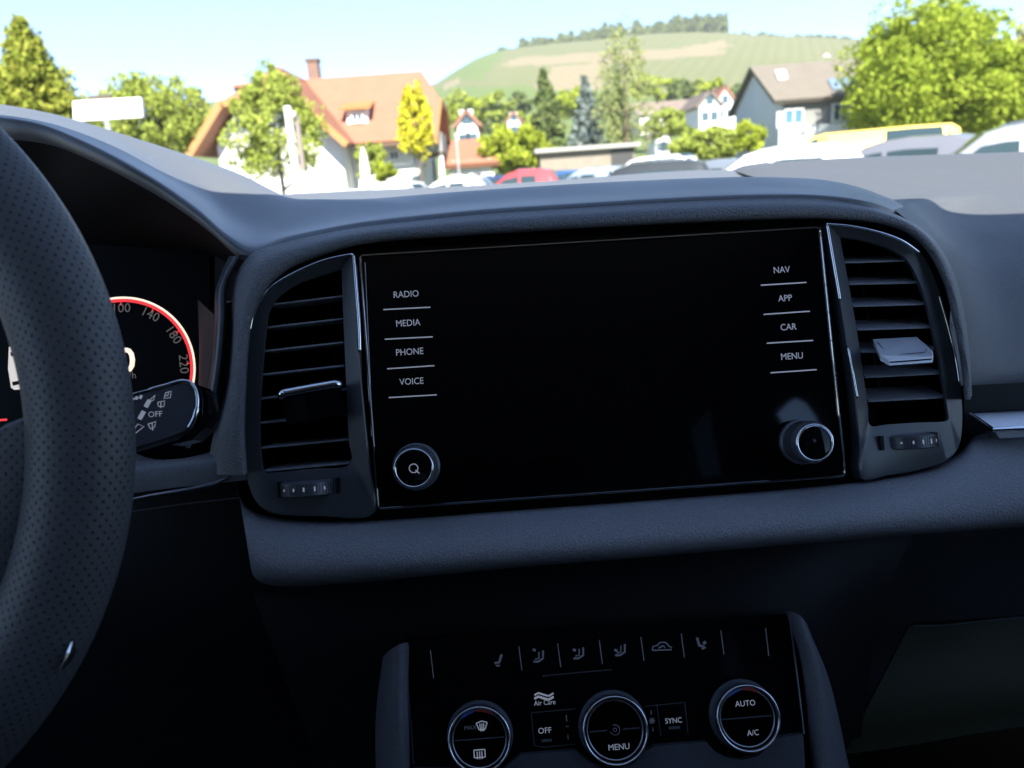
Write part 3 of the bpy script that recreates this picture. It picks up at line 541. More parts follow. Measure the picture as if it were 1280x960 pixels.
def dial(px, py, rp):
    n0 = .002; c = CP(px, py, n0); r = rp*pc; h = .012
    d = MB().lathe(c, PN, [(r*1.06, 0), (r*1.05, .002), (r*1.0, .003), (r*.97, h), (r*.9, h-.004)], 64).build('dial_knob', SLAT, cl, smooth=True, auto=40)
    MB().lathe(c, PN, [(r*1.0, h-.002), (r*.99, h+.0006), (r*.95, h+.0014), (r*.905, h+.0004), (r*.90, h-.001)], 72, caps=False).build('chrome_ring', CHROME, d, smooth=True)
    MB().lathe(c, PN, [(r*.90, h-.001), (r*.87, h-.0025)], 72, caps=False).build('inner_bevel', GLOSS, d, smooth=True)
    MB().lathe(c, PN, [(r*.865, h-.0022), (r*.84, h-.0012), (r*.815, h-.0022)], 72, caps=False).build('inner_ring', SATIN, d, smooth=True)
    MB().lathe(c, PN, [(r*.88, h-.003), (r*.01, h-.003)], 48).build('dial_face', GLOSS, d)
    return d, c+PN*(h-.0024), r
d1, t1, r1 = dial(600, 919, 41)
m = MB(); m.box(t1, PU*r1*.78, PV*.0003, PN*.0001); m.build('face_split', SLAT, d1)
def icon(c, strokes, w_, mm, par, nm):
    m = MB()
    for s_ in strokes:
        for a, b in zip(s_[:-1], s_[1:]):
            A, B = [c+PU*p[0]*pc+PV*p[1]*pc for p in (a, b)]; u = (B-A)/2; m.box((A+B)/2+PN*.0001, u, np.cross(PN, u)/np.linalg.norm(u)*w_*.5*pc, PN*.00005)
    m.build(nm, mm, par)
text('dial_lettering', 'MAX', .0034, t1-PU*11*pc+PV*14*pc, PU, PV, PRINTD, d1)
icon(t1+PU*4*pc+PV*15*pc, [[(-7, 4), (0, 6), (7, 4), (4, -4), (-4, -4), (-7, 4)], [(-2.5, 3), (-2, -6)], [(0, 3), (0, -6)], [(2.5, 3), (2, -6)]], 1.3, PRINT, d1, 'windscreen_heater_icon')
icon(t1-PU*1*pc-PV*18*pc, [[(-7, 5), (7, 5), (7, -4), (-7, -4), (-7, 5)], [(-3, 3), (-3, -6)], [(0, 3), (0, -6)], [(3, 3), (3, -6)]], 1.3, PRINT, d1, 'rear_heater_icon')
d2, t2, r2 = dial(766, 908, 43)
for s in (-1, 1): 
    m = MB(); m.box(t2+PU*r2*.5*s+PN*.0001, PU*r2*.26, PV*.0003, PN*.0001); m.build('face_split', SLAT, d2)
text('dial_lettering', 'MENU', .0048, t2-PV*21*pc+PU*3*pc, PU, PV, PRINT, d2)
m = MB(); m.lathe(t2+PN*.0002, PN, [(.0030, 0), (.0027, .0001)], 30, .6, 5.4, caps=False); m.lathe(t2+PN*.0002, PN, [(.0012, 0), (.0009, .0001)], 20, caps=False); m.build('fan_icon', PRINTD, d2)
d3, t3, r3 = dial(928, 893, 42)
m = MB(); m.box(t3, PU*r3*.78, PV*.0004, PN*.0001); m.build('face_split', BEZEL, d3)
text('dial_lettering', 'AUTO', .0047, t3+PV*17*pc, PU*.95, PV, PRINT, d3); text('dial_lettering', 'A/C', .0046, t3-PV*19*pc+PU*5*pc, PU*.95, PV, PRINT, d3)
def tint_arc(d, c, r, a0, a1, m_):
    P = [c+(PU*math.cos(R(a))+PV*math.sin(R(a)))*r*k for k in (.90, .80) for a in np.linspace(a0, a1, 12)]
    obj('temperature_mark', np.array(P)+PN*.0012, [(i, i+12, i+13, i+1) for i in range(11)], m_, d)
for d, c, r in ((d1, t1, r1), (d3, t3, r3)): tint_arc(d, c, r, 128, 100, BLUEP); tint_arc(d, c, r, 92, 60, REDP)
def cbut(poly, nm='climate_key'): return MB().prism([CP(x, y, .0014) for x, y in poly], -PN*.002).build(nm, GLOSS, cl)
def frame_line(pts, w_=1.0, mm=SLAT, n=.0016, nm='key_outline'): m = MB(); ribbon(m, CP, pts, w_, n); m.build(nm, mm, cl)
k1 = cbut([(665, 892), (669, 931), (701, 928), (697, 889)]); text('key_lettering', 'OFF', .0048, CP(681, 913.5, .0018), PU, PV, PRINT, k1)
k2 = cbut([(698, 889), (702, 928), (722, 927), (719, 888)]); k3 = cbut([(806, 882), (810, 921), (824, 920), (820, 880)])
k4 = cbut([(826, 880), (830, 918), (858, 914), (855, 879)]); text('key_lettering', 'SYNC', .0044, CP(842, 901, .0018), PU*.95, PV, PRINT, k4)
icon(CP(815, 901, .0018), [[(-4, 0), (4, 0)], [(0, -4), (0, 4)], [(-3, -3), (3, 3)], [(-3, 3), (3, -3)], [(0, 8), (0, 13)], [(0, -8), (0, -13)]], 1.3, PRINTD, k3, 'fan_icon')
icon(CP(709, 908, .0018), [[(0, 6), (0, 14)], [(0, -10), (0, -16)], [(-2, 0), (2, 0)]], 1.2, PRINTD, k2, 'fan_icon')
for pts in ([(664, 891), (697, 888), (719, 886)], [(664, 891), (668, 932), (680, 934), (719, 930)], [(821, 880), (826, 920)], [(856, 878), (860, 916)], [(806, 883), (856, 878)]): frame_line(pts, 1.1, BEZEL)
frame_line([(678, 845), (720, 841), (765, 837)], 1.3, BEZEL, .0012, 'fascia_seam')
frame_line([(677, 926), (690, 925)], 3, SLAT, .0019, 'indicator'); frame_line([(836, 910), (850, 909)], 3, SLAT, .0019, 'indicator')
for dy in (0, 4.5):
    m = MB(); ribbon(m, CP, [(668, 869+dy), (673, 866.2+dy), (680, 868.5+dy), (686, 870+dy), (692, 866.5+dy)], 2.6 if dy else 2, .0012); m.build('air_wave_emblem', PRINT, cl)
text('emblem_lettering', 'Air Care', .0041, CP(681, 878.5, .0012), PU*.92, PV, PRINT, cl)
HAZE = 0.0003
# ================================================================== OUTDOORS
def hz(x): return 480-FPX*math.tan(p_)/math.cos(r_)+(640-x)*math.tan(r_)     # the horizon's height in the photograph
def gz(Y): return -.22+max(0, Y-40)*.004                              # the car park climbs gently away
LOT = mottled(mat('pale_paving', (.17, .165, .16), .9), (.15, .147, .14), (.20, .195, .185), .8)
GRASSM = mottled(mat('meadow', (.07, .10, .03), .95), (.06, .09, .022), (.12, .13, .045), .25)
xs = np.r_[-600, -250, -120, np.linspace(-60, 60, 25), 120, 250, 700]; ys = np.r_[-300, -60, -10, 0, np.linspace(5, 150, 30)]
v = [(x, y, gz(y)-.0) for y in ys for x in xs]; f = grid_faces(len(ys), len(xs)); f = [q[::-1] for q in f]
obj('ground', v, f, GRASSM); bpy.data.objects['ground']['kind'] = 'structure'
ys = np.r_[-40, -5, np.linspace(2, 37, 24)]; xs = np.linspace(-34, 34, 12)
o = obj('car_park', [(x, y, gz(y)+.004) for y in ys for x in xs], [q[::-1] for q in grid_faces(len(ys), len(xs))], LOT); o['kind'] = 'structure'
# --- hill with vineyards
cx_ = np.array([-300, 0, 200, 330, 420, 520, 556, 580, 605, 625, 645, 680, 740, 800, 900, 960, 1010, 1060, 1130, 1280, 1600])
cy_ = np.array([178, 158, 140, 126, 124, 116, 104, 88, 74, 67, 64, 60, 54, 49, 47, 49, 51, 54, 58, 66, 80])
NX, NY = 190, 70; Ys = 140+(640-140)*np.linspace(0, 1, NY)**1.2; hv = []; pxs = np.linspace(-300, 1600, NX)
for Y in Ys:
    for px in pxs:
        top = np.interp(px, cx_, cy_); H = at(px, top, 600)[2]; x = at(px, hz(px), 600)[0]*Y/600
        t = np.clip((Y-150)/440, 0, 1); z = gz(140)+(H-gz(140))*(t*.55+.45*t*t*(3-2*t)) if H > 0 else 0
        hv.append((x, Y, z+.6*math.sin(x*.06)*t+1.2*math.sin(x*.021+Y*.02)*t))
hv = np.array(hv); hf = [q[::-1] for q in grid_faces(NY, NX)]
def proj(p):
    d = np.asarray(p)-CAM; k = d@fw; return 640+FPX*(d@CR)/k, 480-FPX*(d@CU)/k
def inpoly(x, y, P):
    c = False; n = len(P)
    for i in range(n):
        (x1, y1), (x2, y2) = P[i], P[(i+1) % n]
        if (y1 > y) != (y2 > y) and x < (x2-x1)*(y-y1)/(y2-y1)+x1: c = not c
    return c
TAN = [[(625, 82), (650, 72), (800, 62), (900, 60), (905, 68), (800, 76), (640, 83)], [(690, 84), (758, 80), (752, 112), (668, 112)], [(850, 60), (905, 50), (915, 58), (860, 70)], [(556, 104), (575, 98), (570, 108), (552, 114)], [(1000, 80), (1065, 76), (1070, 90), (1000, 92)]]
def vine(name, a, b, s):
    m = mat(name, a, .95); bs = m.node_tree.nodes['Principled BSDF']; g = N_(m, 'ShaderNodeNewGeometry')
    mp = N_(m, 'ShaderNodeMapping'); mp.inputs['Rotation'].default_value = (0, 0, R(s)); LK(m, g.outputs['Position'], mp.inputs['Vector'])
    wv = N_(m, 'ShaderNodeTexWave'); wv.inputs['Scale'].default_value = .055; wv.inputs['Distortion'].default_value = 1.2; wv.inputs['Detail'].default_value = 2; LK(m, mp.outputs[0], wv.inputs['Vector'])
    n = N_(m, 'ShaderNodeTexNoise'); n.inputs['Scale'].default_value = .03; n.inputs['Detail'].default_value = 6; LK(m, g.outputs['Position'], n.inputs['Vector'])
    ad = N_(m, 'ShaderNodeMath'); ad.operation = 'MULTIPLY'; LK(m, wv.outputs['Fac'], ad.inputs[0]); LK(m, n.outputs['Fac'], ad.inputs[1])
    x = N_(m, 'ShaderNodeMix'); x.data_type = 'RGBA'; x.inputs[6].default_value = (*a, 1); x.inputs[7].default_value = (*b, 1); LK(m, ad.outputs[0], x.inputs[0]); LK(m, x.outputs[2], bs.inputs['Base Color']); return m
VG = vine('green_vineyard', (.11, .12, .045), (.15, .145, .07), 20); VT = vine('bare_vineyard', (.21, .165, .10), (.15, .14, .07), -15); SCR = vine('scrub', (.08, .12, .025), (.14, .17, .045), 70)
mi = []
for q in hf:
    c = hv[list(q)].mean(0); x, y = proj(c); k = 0
    if any(inpoly(x, y, P) for P in TAN): k = 1
    elif y > 108+(8 if x > 760 else 0) or (x < 640 and y < 100 and x+y*.9 < 690): k = 2
    mi.append(k)
o = obj('hill', hv, hf, VG, smooth=True, mats=[VG, VT, SCR], midx=mi); o['kind'] = 'structure'
# distant wooded ridge beyond the village
xsr = np.linspace(-1500, 1500, 120); rz = [24+9*math.sin(x*.006)+5*math.sin(x*.017+1) for x in xsr]
v = [(x, 1150, -5) for x in xsr]+[(x, 1300, z+10) for x, z in zip(xsr, rz)]+[(x, 1600, -5) for x in xsr]
o = obj('hills', v, [q[::-1] for q in grid_faces(3, 120)], mottled(mat('far_wood', (.06, .10, .07), 1), (.05, .08, .06), (.09, .12, .08), .02), smooth=True); o['kind'] = 'structure'
# --- foliage
LEAFN = {}
def leafmat(name, a, b, tr=.22):
    if name in LEAFN: return LEAFN[name]
    m = bpy.data.materials.new(name); m.use_nodes = True; n = m.node_tree.nodes; n.clear(); out = N_(m, 'ShaderNodeOutputMaterial')
    g = N_(m, 'ShaderNodeNewGeometry'); x = N_(m, 'ShaderNodeMix'); x.data_type = 'RGBA'; x.inputs[6].default_value = (*a, 1); x.inputs[7].default_value = (*b, 1); LK(m, g.outputs['Random Per Island'], x.inputs[0])
    d = N_(m, 'ShaderNodeBsdfDiffuse'); t = N_(m, 'ShaderNodeBsdfTranslucent'); ms = N_(m, 'ShaderNodeMixShader'); ms.inputs[0].default_value = tr
    LK(m, x.outputs[2], d.inputs[0]); LK(m, x.outputs[2], t.inputs[0]); LK(m, d.outputs[0], ms.inputs[1]); LK(m, t.outputs[0], ms.inputs[2]); LK(m, ms.outputs[0], out.inputs[0]); LEAFN[name] = m; return m
BARK = mat('bark', (.09, .07, .05), .95)
def quads(P, size, up=0.3):
    n = len(P); a = rng.normal(size=(n, 3)); a /= np.linalg.norm(a, axis=1)[:, None]; b = rng.normal(size=(n, 3)); b -= a*(a*b).sum(1)[:, None]; b /= np.linalg.norm(b, axis=1)[:, None]
    s = (size*rng.uniform(.6, 1.3, n))[:, None]; v = np.stack([P-a*s, P-b*s*.6, P+a*s, P+b*s*.6], 1).reshape(-1, 3)
    return v, np.arange(4*n).reshape(-1, 4).tolist()
def crown_points(c, rx, ry, rz, n, clumps, shape='round', seed=0):
    g = np.random.default_rng(seed); d = g.normal(size=(clumps, 3)); d /= np.linalg.norm(d, axis=1)[:, None]
    rad = g.uniform(.35, 1.0, clumps)**.6; C = d*rad[:, None]*.9; cr = g.uniform(.10, .30, clumps)
    k = g.integers(0, clumps, n); q = g.normal(size=(n, 3)); q /= np.linalg.norm(q, axis=1)[:, None]
    P = C[k]+q*(cr[k]*g.uniform(.3, 1, n)**.5)[:, None]
    if shape == 'egg': t = (P[:, 2]+1)/2; P[:, :2] *= np.clip(1.25-.75*t, .15, 1.2)[:, None]
    return np.asarray(c)+P*np.array([rx, ry, rz])
def trunk_mesh(base, top, r, limbs, seed, sp):
    g = random.Random(seed); m = MB(); b, t = np.asarray(base, float), np.asarray(top, float)
    m.tube([b, b*.6+t*.4+np.array([.1*r, 0, 0]), b*.25+t*.75, t], [r, r*.8, r*.5, r*.15], 7, flat=(0, 1, .1))
    for i in range(limbs):
        u = g.uniform(.3, .85); s = b*(1-u)+t*u; e = s+np.array([g.uniform(-1, 1)*sp, g.uniform(-1, 1)*sp, g.uniform(.25, .7)*sp])
        m.tube([s, (s+e)/2+np.array([0, 0, -.06*sp]), e], [r*.4, r*.25, r*.08], 5, flat=(0, 1, .1))
    return m
def tree(name, label, cat, px, ytop, ybot, wpx, Y, lm, n=5000, clumps=60, shape='round', leaf=.16, group=None, dy=None, base=None):
    top = at(px, ytop, Y); bot = at(px-(ybot-ytop)*.0, ybot, Y); gb = gz(Y) if base is None else base
    h = top[2]-bot[2]; rx = wpx*.5*Y/FPX; c = np.array([at(px, (ytop+ybot)/2, Y)[0], Y, (top[2]+bot[2])/2])
    t = empty(name, (c[0], Y, gb), label, cat, group)
    v, f = quads(crown_points(c, rx*1.12, (dy or rx)*1.1, h*.55, n, clumps, shape, seed=int(px*7+Y)), leaf); obj('crown', v, f, lm, t)
    trunk_mesh((c[0], Y, gb-.1), (c[0], Y, bot[2]+h*.75), max(.05, h*.025), 9, int(px), rx*.7).build('trunk', BARK, t); return t
def conifer(name, label, cat, px, ytop, ybot, wpx, Y, lm, n=5000, leaf=.2, group=None, layers=16, thin=0.25):
    top = at(px, ytop, Y); gb = gz(Y); bot = at(px, ybot, Y)[2]; h = top[2]-bot; rx = wpx*.5*Y/FPX
    t = empty(name, (top[0], Y, gb), label, cat, group); g = np.random.default_rng(int(abs(px))); P = []
    for k in range(layers):
        u = (k+.3)/layers; r = rx*(u**.85)*g.uniform(.85, 1.15); nb = int(6+10*u)
        for b in range(nb):
            a = g.uniform(0, 6.28); L = r*g.uniform(.75, 1.12); m = max(6, int(n/layers/nb*(.4+1.2*u)))
            s = g.uniform(.1, 1, m)**.6; P.append(np.c_[top[0]+math.cos(a)*L*s, Y+math.sin(a)*L*s, top[2]-h*u-L*thin*s*s+g.normal(0, h*.012, m)]+g.normal(0, .04*rx, (m, 3)))
    P.append(np.c_[np.full(30, top[0])+g.normal(0, .02*rx, 30), np.full(30, Y), top[2]-h*.08*g.uniform(0, 1, 30)])
    v, f = quads(np.vstack(P), leaf); obj('crown', v, f, lm, t)
    trunk_mesh((top[0], Y, gb-.1), (top[0], Y, top[2]-h*.05), max(.06, h*.02), 0, 1, 1).build('trunk', BARK, t); return t
G1 = leafmat('fresh_leaves', (.24, .30, .03), (.36, .40, .05)); G2 = leafmat('mid_leaves', (.23, .29, .05), (.35, .39, .085)); G3 = leafmat('thuja_leaves', (0.174, 0.217, 0.032), (0.319, 0.319, 0.058), .2)
GY = leafmat('yellow_leaves', (.46, .44, .03), (.60, .55, .05)); GS = leafmat('spruce_needles', (0.080, 0.123, 0.043), (0.174, 0.203, 0.072), .15); GB = leafmat('blue_needles', (.12, .155, .14), (.24, .28, .26), .15)
GR = leafmat('bright_leaves', (0.246, 0.334, 0.036), (0.420, 0.478, 0.072), .5); GBI = leafmat('birch_leaves', (.26, .29, .10), (.38, .40, .17), .4)
conifer('thuja_tree', 'broad olive green thuja behind the cluster hood beside the white sign', 'tree', 24, 28, 215, 165, 22, G3, 20000, .085, thin=-.1, layers=30)
conifer('thuja_tree', 'narrow thuja tip cut off by the photo edge left of the broad thuja', 'tree', -30, 36, 215, 130, 24, G3, 12000, .09, thin=-.1, layers=26)
tree('round_tree', 'round leafy green tree behind the white sign board', 'tree', 198, 88, 205, 112, 38, G2, 13000, 120, leaf=.10)
tree('maple_tree', 'green tree standing in front of the white gable wall of the orange roofed house', 'tree', 342, 82, 222, 122, 30, G2, 10000, 110, 'egg', leaf=.085)
tree('yellow_tree', 'narrow bright yellow tree before the orange roof', 'tree', 520, 100, 203, 48, 36, GY, 2600, 70, 'egg', leaf=.11)
conifer('spruce_tree', 'tall dark green spruce left of the blue spruce', 'tree', 679, 90, 190, 64, 62, GS, 7000, .22)
conifer('blue_spruce', 'blue grey spruce above the flat roofed shed', 'tree', 731, 98, 192, 56, 58, GB, 6500, .2, thin=.4)
tree('birch_tree', 'tall airy birch with drooping pale twigs right of the blue spruce', 'tree', 781, 24, 205, 82, 52, GBI, 2400, 260, 'egg', leaf=.115)
conifer('dark_spruce', 'dark spruce half hidden behind the birch', 'tree', 772, 92, 195, 44, 60, GS, 3500, .2)
tree('large_tree', 'large bright green tree beside the grey roofed house', 'tree', 1158, 6, 182, 180, 36, GR, 26000, 210, leaf=.125)
tree('large_tree', 'bright green tree at the photo edge right of the large tree', 'tree', 1236, 52, 182, 100, 35, GR, 11000, 110, leaf=.12)
tree('thin_tree', 'sparse tree with reddish twigs at the far edge behind the silver estate', 'tree', 1275, 22, 182, 60, 37, leafmat('sparse_leaves', (0.246, 0.261, 0.072), (0.377, 0.348, 0.116)), 2400, 60, leaf=.14)
tree('round_shrub', 'round bright green shrub beside the small orange roof', 'shrub', 640, 152, 218, 74, 48, G1, 5000, 60, leaf=.16)
tree('round_shrub', 'yellow green shrub between the spruce and the round bright shrub', 'shrub', 672, 165, 215, 50, 52, G1, 2800, 40, leaf=.16)
tree('garden_shrub', 'green shrub beside the closed white parasol under the orange eave', 'shrub', 462, 178, 226, 40, 37.5, G2, 2600, 40, leaf=.1)
tree('garden_shrub', 'small yellow green shrub below the orange eave right of the parasol', 'shrub', 482, 200, 228, 30, 37, G1, 1500, 30, leaf=.1)
tree('garden_shrub', 'green shrub left of the pale front of the grey roofed house', 'shrub', 888, 158, 200, 92, 44, G2, 4200, 60, leaf=.15)
tree('garden_shrub', 'yellowish shrub against the shaded gable of the grey roofed house', 'shrub', 938, 152, 190, 40, 38, G1, 1900, 36, leaf=.12)
tree('village_tree', 'green tree below the white village houses left of the grey gable', 'tree', 832, 134, 172, 52, 90, G2, 3000, 50, leaf=.26)
k = 0
for x, y0, y1, w_, kd, wh_ in [(560, 128, 160, 22, 1, 'beside the balcony of the orange roofed house'), (576, 116, 150, 34, 0, 'directly above the small white gabled house'), (598, 122, 152, 30, 1, 'behind the small white gable on its far side'), (612, 138, 176, 24, 2, 'between small white gable and tiny white house'),
        (622, 112, 150, 36, 0, 'tallest beside the spruce'), (648, 118, 150, 34, 2, 'touching the tall dark green spruce on its house side'), (655, 138, 172, 30, 1, 'low before the tiny white house by the spruce'), (700, 112, 150, 36, 0, 'between the dark green and the blue spruce'),
        (716, 110, 146, 30, 1, 'just behind the tip of the blue spruce'), (752, 112, 150, 34, 2, 'between the blue spruce and the birch'), (806, 92, 124, 30, 0, 'first one past the birch, over the village roofs'), (826, 96, 124, 32, 1, 'second past the birch, over brown roof'),
        (850, 100, 126, 30, 2, 'over the red brown roof end'), (872, 102, 126, 30, 0, 'above the white gable end with the brown roof'), (893, 100, 124, 28, 1, 'above the highest white village gable'), (912, 104, 126, 26, 2, 'tucked against the grey roofed house')]:
    Y = [150, 165, 158, 172][k % 4]; k += 1
    tree('hillside_tree', ['round mid green tree', 'fresh yellow green tree', 'dark olive tree'][kd]+' below the hill, '+wh_, 'tree', x, y0, y1, w_*1.15, Y, [G2, G1, GS][kd], 900, 24, leaf=.55, group='trees in the belt below the vineyard hill', base=1.5)
# wood along the crest: one far mass
P = []; g = np.random.default_rng(3)
for x0, x1, h0, h1, nt_ in [(556, 620, 2, 6, 26), (618, 656, 4, 10, 20), (650, 745, 10, 20, 60), (738, 842, 14, 26, 80), (838, 908, 22, 34, 60), (905, 965, 4, 11, 26), (960, 1110, 4, 11, 64)]:
    for _k in range(nt_):
        cx0 = g.uniform(x0, x1); th = h0+(h1-h0)*g.uniform(0, 1)**1.3; tw = g.uniform(2.2, 5); m_ = int(30+th*5); Yr = 596+g.uniform(-14, 26)
        q = g.normal(size=(m_, 3)); q /= np.linalg.norm(q, axis=1)[:, None]; q *= g.uniform(.3, 1, m_)[:, None]**.5; y0 = np.interp(cx0, cx_, cy_)+2
        P += [at(cx0+a*tw, y0-th*.5+b*th*.55, Yr+c*4) for a, b, c in q]
v, f = quads(np.array(P), 1.35); obj('wood', v, f, leafmat('far_wood_leaves', (0.087, 0.123, 0.041), (0.174, 0.203, 0.072), .2))['kind'] = 'stuff'
# --- houses
def roofmat(name, a, b, per):
    m = mat(name, a, .8); bs = m.node_tree.nodes['Principled BSDF']; g = N_(m, 'ShaderNodeNewGeometry'); s = N_(m, 'ShaderNodeSeparateXYZ'); LK(m, g.outputs['Position'], s.inputs[0])
    ml = N_(m, 'ShaderNodeMath'); ml.operation = 'MULTIPLY'; ml.inputs[1].default_value = 1/per; LK(m, s.outputs[2], ml.inputs[0]); fr = N_(m, 'ShaderNodeMath'); fr.operation = 'FRACT'; LK(m, ml.outputs[0], fr.inputs[0])
    n = N_(m, 'ShaderNodeTexNoise'); n.inputs['Scale'].default_value = 1.3; n.inputs['Detail'].default_value = 8; LK(m, g.outputs['Position'], n.inputs['Vector'])
    x = N_(m, 'ShaderNodeMix'); x.data_type = 'RGBA'; x.inputs[6].default_value = (*a, 1); x.inputs[7].default_value = (*b, 1); LK(m, n.outputs['Fac'], x.inputs[0]); LK(m, x.outputs[2], bs.inputs['Base Color'])
    bp = N_(m, 'ShaderNodeBump'); bp.inputs['Strength'].default_value = .8; bp.inputs['Distance'].default_value = .05; LK(m, fr.outputs[0], bp.inputs['Height']); LK(m, bp.outputs[0], bs.inputs['Normal']); return m
ORANGE = roofmat('orange_roof_tiles', (.26, .105, .066), (.33, .14, .085), .17); GREYR = roofmat('grey_brown_roof_tiles', (.13, .112, .092), (.17, .145, .12), .17)
RENDER = mottled(mat('white_render', (.7, .7, .68), .9), (.66, .66, .64), (.76, .76, .74), 1.2); TIMBER = mat('orange_timber', (.36, .17, .06), .7); DTIMB = mat('dark_timber', (.12, .075, .05), .8)
GREYW = mottled(mat('grey_cladding_shade_lifted', (.60, .62, .64), .9), (.56, .58, .60), (.64, .66, .68), 1.5); PANE = mat('window_pane', (.05, .08, .10), .12, spec=.7); WFR = mat('window_frame', (.7, .7, .7), .6)
BRICK = mottled(mat('chimney_brick', (.17, .10, .08), .9), (.13, .08, .065), (.22, .13, .1), 6)
def slab(name, pts, th, m, parent, **k):
    pts = np.array(pts); n = np.cross(pts[1]-pts[0], pts[2]-pts[0]); n /= np.linalg.norm(n); n = n if n[2] > 0 else -n
    return MB().prism(pts, -n*th).build(name, m, parent, **k)
def bar(name, a, b, w_, m, parent): return MB().box((a+b)/2, (b-a)/2, *[(lambda u: (np.cross(u, (0, 1, 0))/np.linalg.norm(np.cross(u, (0, 1, 0)))*w_*1.4, np.array([0, w_*.5, 0])))(b-a)][0]).build(name, m, parent)
def window(px0, py0, px1, py1, Y, parent, pm=PANE, dp=.06, fw_=.05):
    a, b = at(px0, py1, Y), at(px1, py0, Y); c = (a+b)/2; w_, h_ = abs(b[0]-a[0])/2, abs(b[2]-a[2])/2; q = MB()
    for s in (-1, 1): q.box((c[0]+s*w_, Y-dp, c[2]), (fw_, 0, 0), (0, .05, 0), (0, 0, h_+fw_)); q.box((c[0], Y-dp-.002, c[2]+s*h_), (w_-fw_, 0, 0), (0, .05, 0), (0, 0, fw_))
    q.box((c[0], Y-dp+.004, c[2]), (.03, 0, 0), (0, .04, 0), (0, 0, h_-.05)); fr = q.build('window', WFR, parent)
    MB().box((c[0], Y-dp+.01, c[2]), (w_-.04, 0, 0), (0, .02, 0), (0, 0, h_-.04)).build('pane', pm, fr)
X3 = lambda p, Y, z: np.array([p, Y, z])
lh = empty('gabled_house', (-9, 42, gz(42)), 'white house with orange tiled roof and a half hipped front gable', 'house')
wl, wa, wb, wr_ = at(235, 187, 37), at(276, 127, 37), at(367, 119, 37), at(434, 183, 37); wp = at(347, 80, 39.8)
zr = at(450, 94, 45)[2]; J = X3(wp[0], 45, zr); wp[2] = zr-.02; wl[2] = wr_[2] = (wl[2]+wr_[2])/2; wa[2] = wb[2] = (wa[2]+wb[2])/2
m2 = at(527, 91.5, 45); m2[2] = zr; e2 = at(544, 172, 39.2); e1 = X3(wr_[0], 39.2, e2[2]); v1 = at(549, 117, 42.3); v1[2] = e2[2]+(zr-e2[2])*(42.3-39.2)/5.8
v2 = v1+X3(0, 5.4, 0); e4 = e2+X3(0, 11.6, 0); wl2 = wl+X3(0, 12, 0)
slab('roof', [wl, wa, wp, J+X3(0, 3, 0), X3(wl[0], 48, wl[2])], .22, ORANGE, lh); slab('roof', [wb, wr_, e1+X3(0, .0, .0), J, wp], .22, ORANGE, lh)
slab('roof', [wa, wb, wp], .2, ORANGE, lh); slab('roof', [e1, e2, v1, m2, J], .22, ORANGE, lh); slab('roof', [v1, v2, m2], .2, ORANGE, lh); slab('roof', [e4, X3(wl[0], 50.8, e4[2]), X3(wl[0], 45, zr), m2, v2], .22, ORANGE, lh)
for a, b in ((wl, wa), (wa, wb), (wb, wr_)): bar('verge_board', a+X3(0, -.06, -.1), b+X3(0, -.06, -.1), .11, TIMBER, lh)
for a, b in ((e2, v1), (v1, v2), (v2, e4)): MB().box((a+b)/2+X3(.06, 0, -.14), (b-a)/2, (.05, 0, 0), (0, 0, .16)).build('verge_board', TIMBER, lh)
MB().box((e1+e2)/2+X3(0, -.07, -.16), (e2-e1)/2, (0, .07, 0), (0, 0, .07)).build('gutter', DTIMB, lh)
g0 = gz(38)-.1; i1, i2, i3, i4 = wl+X3(.9, .9, .0), wa+X3(.35, .9, -.35), wb+X3(-.35, .9, -.35), wr_+X3(-.5, .9, .15)
MB().prism([X3(i1[0], 38.3, g0), X3(i4[0], 38.3, g0), X3(i4[0], 38.3, i4[2]), i3, i2, X3(i1[0], 38.3, i1[2]+.3)], (0, 7, 0)).build('gable_wall', RENDER, lh)
MB().bx(i4[0]+.01, e2[0]-1.1, 40.4, 50, g0, e2[2]-.1).build('front_wall', RENDER, lh)
xr = e2[0]-.9; MB().prism([X3(xr, 40.4, g0), X3(xr, 50, g0), X3(xr, 50, e2[2]), X3(xr, 48, v1[2]-.3), X3(xr, 42.3, v1[2]-.3), X3(xr, 40.4, e2[2])], (-.25, 0, 0)).build('end_wall', RENDER, lh)
MB().bx(xr+.02, xr+1.1, 40.6, 44.5, e2[2]-.75, e2[2]-.62).build('balcony_floor', DTIMB, lh)
q = MB(); q.bx(xr+1.02, xr+1.1, 40.6, 44.5, e2[2]-.6, e2[2]+.35); q.bx(xr+.02, xr+1.02, 40.6, 40.68, e2[2]-.6, e2[2]+.35); q.build('balcony_rail', mat('grey_board', (.3, .28, .26), .8), lh)
MB().bx(xr+.85, xr+1.1, 40.7, 41, g0, e2[2]-.76).build('balcony_post', RENDER, lh)
c = at(393, 97, 45.2); MB().bx(c[0]-.3, c[0]+.3, 45, 45.6, zr-.6, at(393, 75, 45.2)[2]).build('chimney', BRICK, lh); MB().bx(c[0]-.36, c[0]+.36, 44.94, 45.66, at(393, 77, 45.2)[2], at(393, 75, 45.2)[2]+.06).build('chimney_cap', DTIMB, lh)
dc = at(447, 147, 40.9); dm = MB().bx(dc[0]-.52, dc[0]+.52, 40.75, 43, dc[2]-.5, dc[2]+.42).build('dormer', RENDER, lh)
slab('dormer_roof', [X3(dc[0]-.8, 40.3, dc[2]+.46), X3(dc[0]+.8, 40.3, dc[2]+.46), X3(dc[0]+.7, 43, dc[2]+1.0), X3(dc[0]-.7, 43, dc[2]+1.0)], .12, TIMBER, lh); window(441, 141, 453, 153, 40.72, lh)
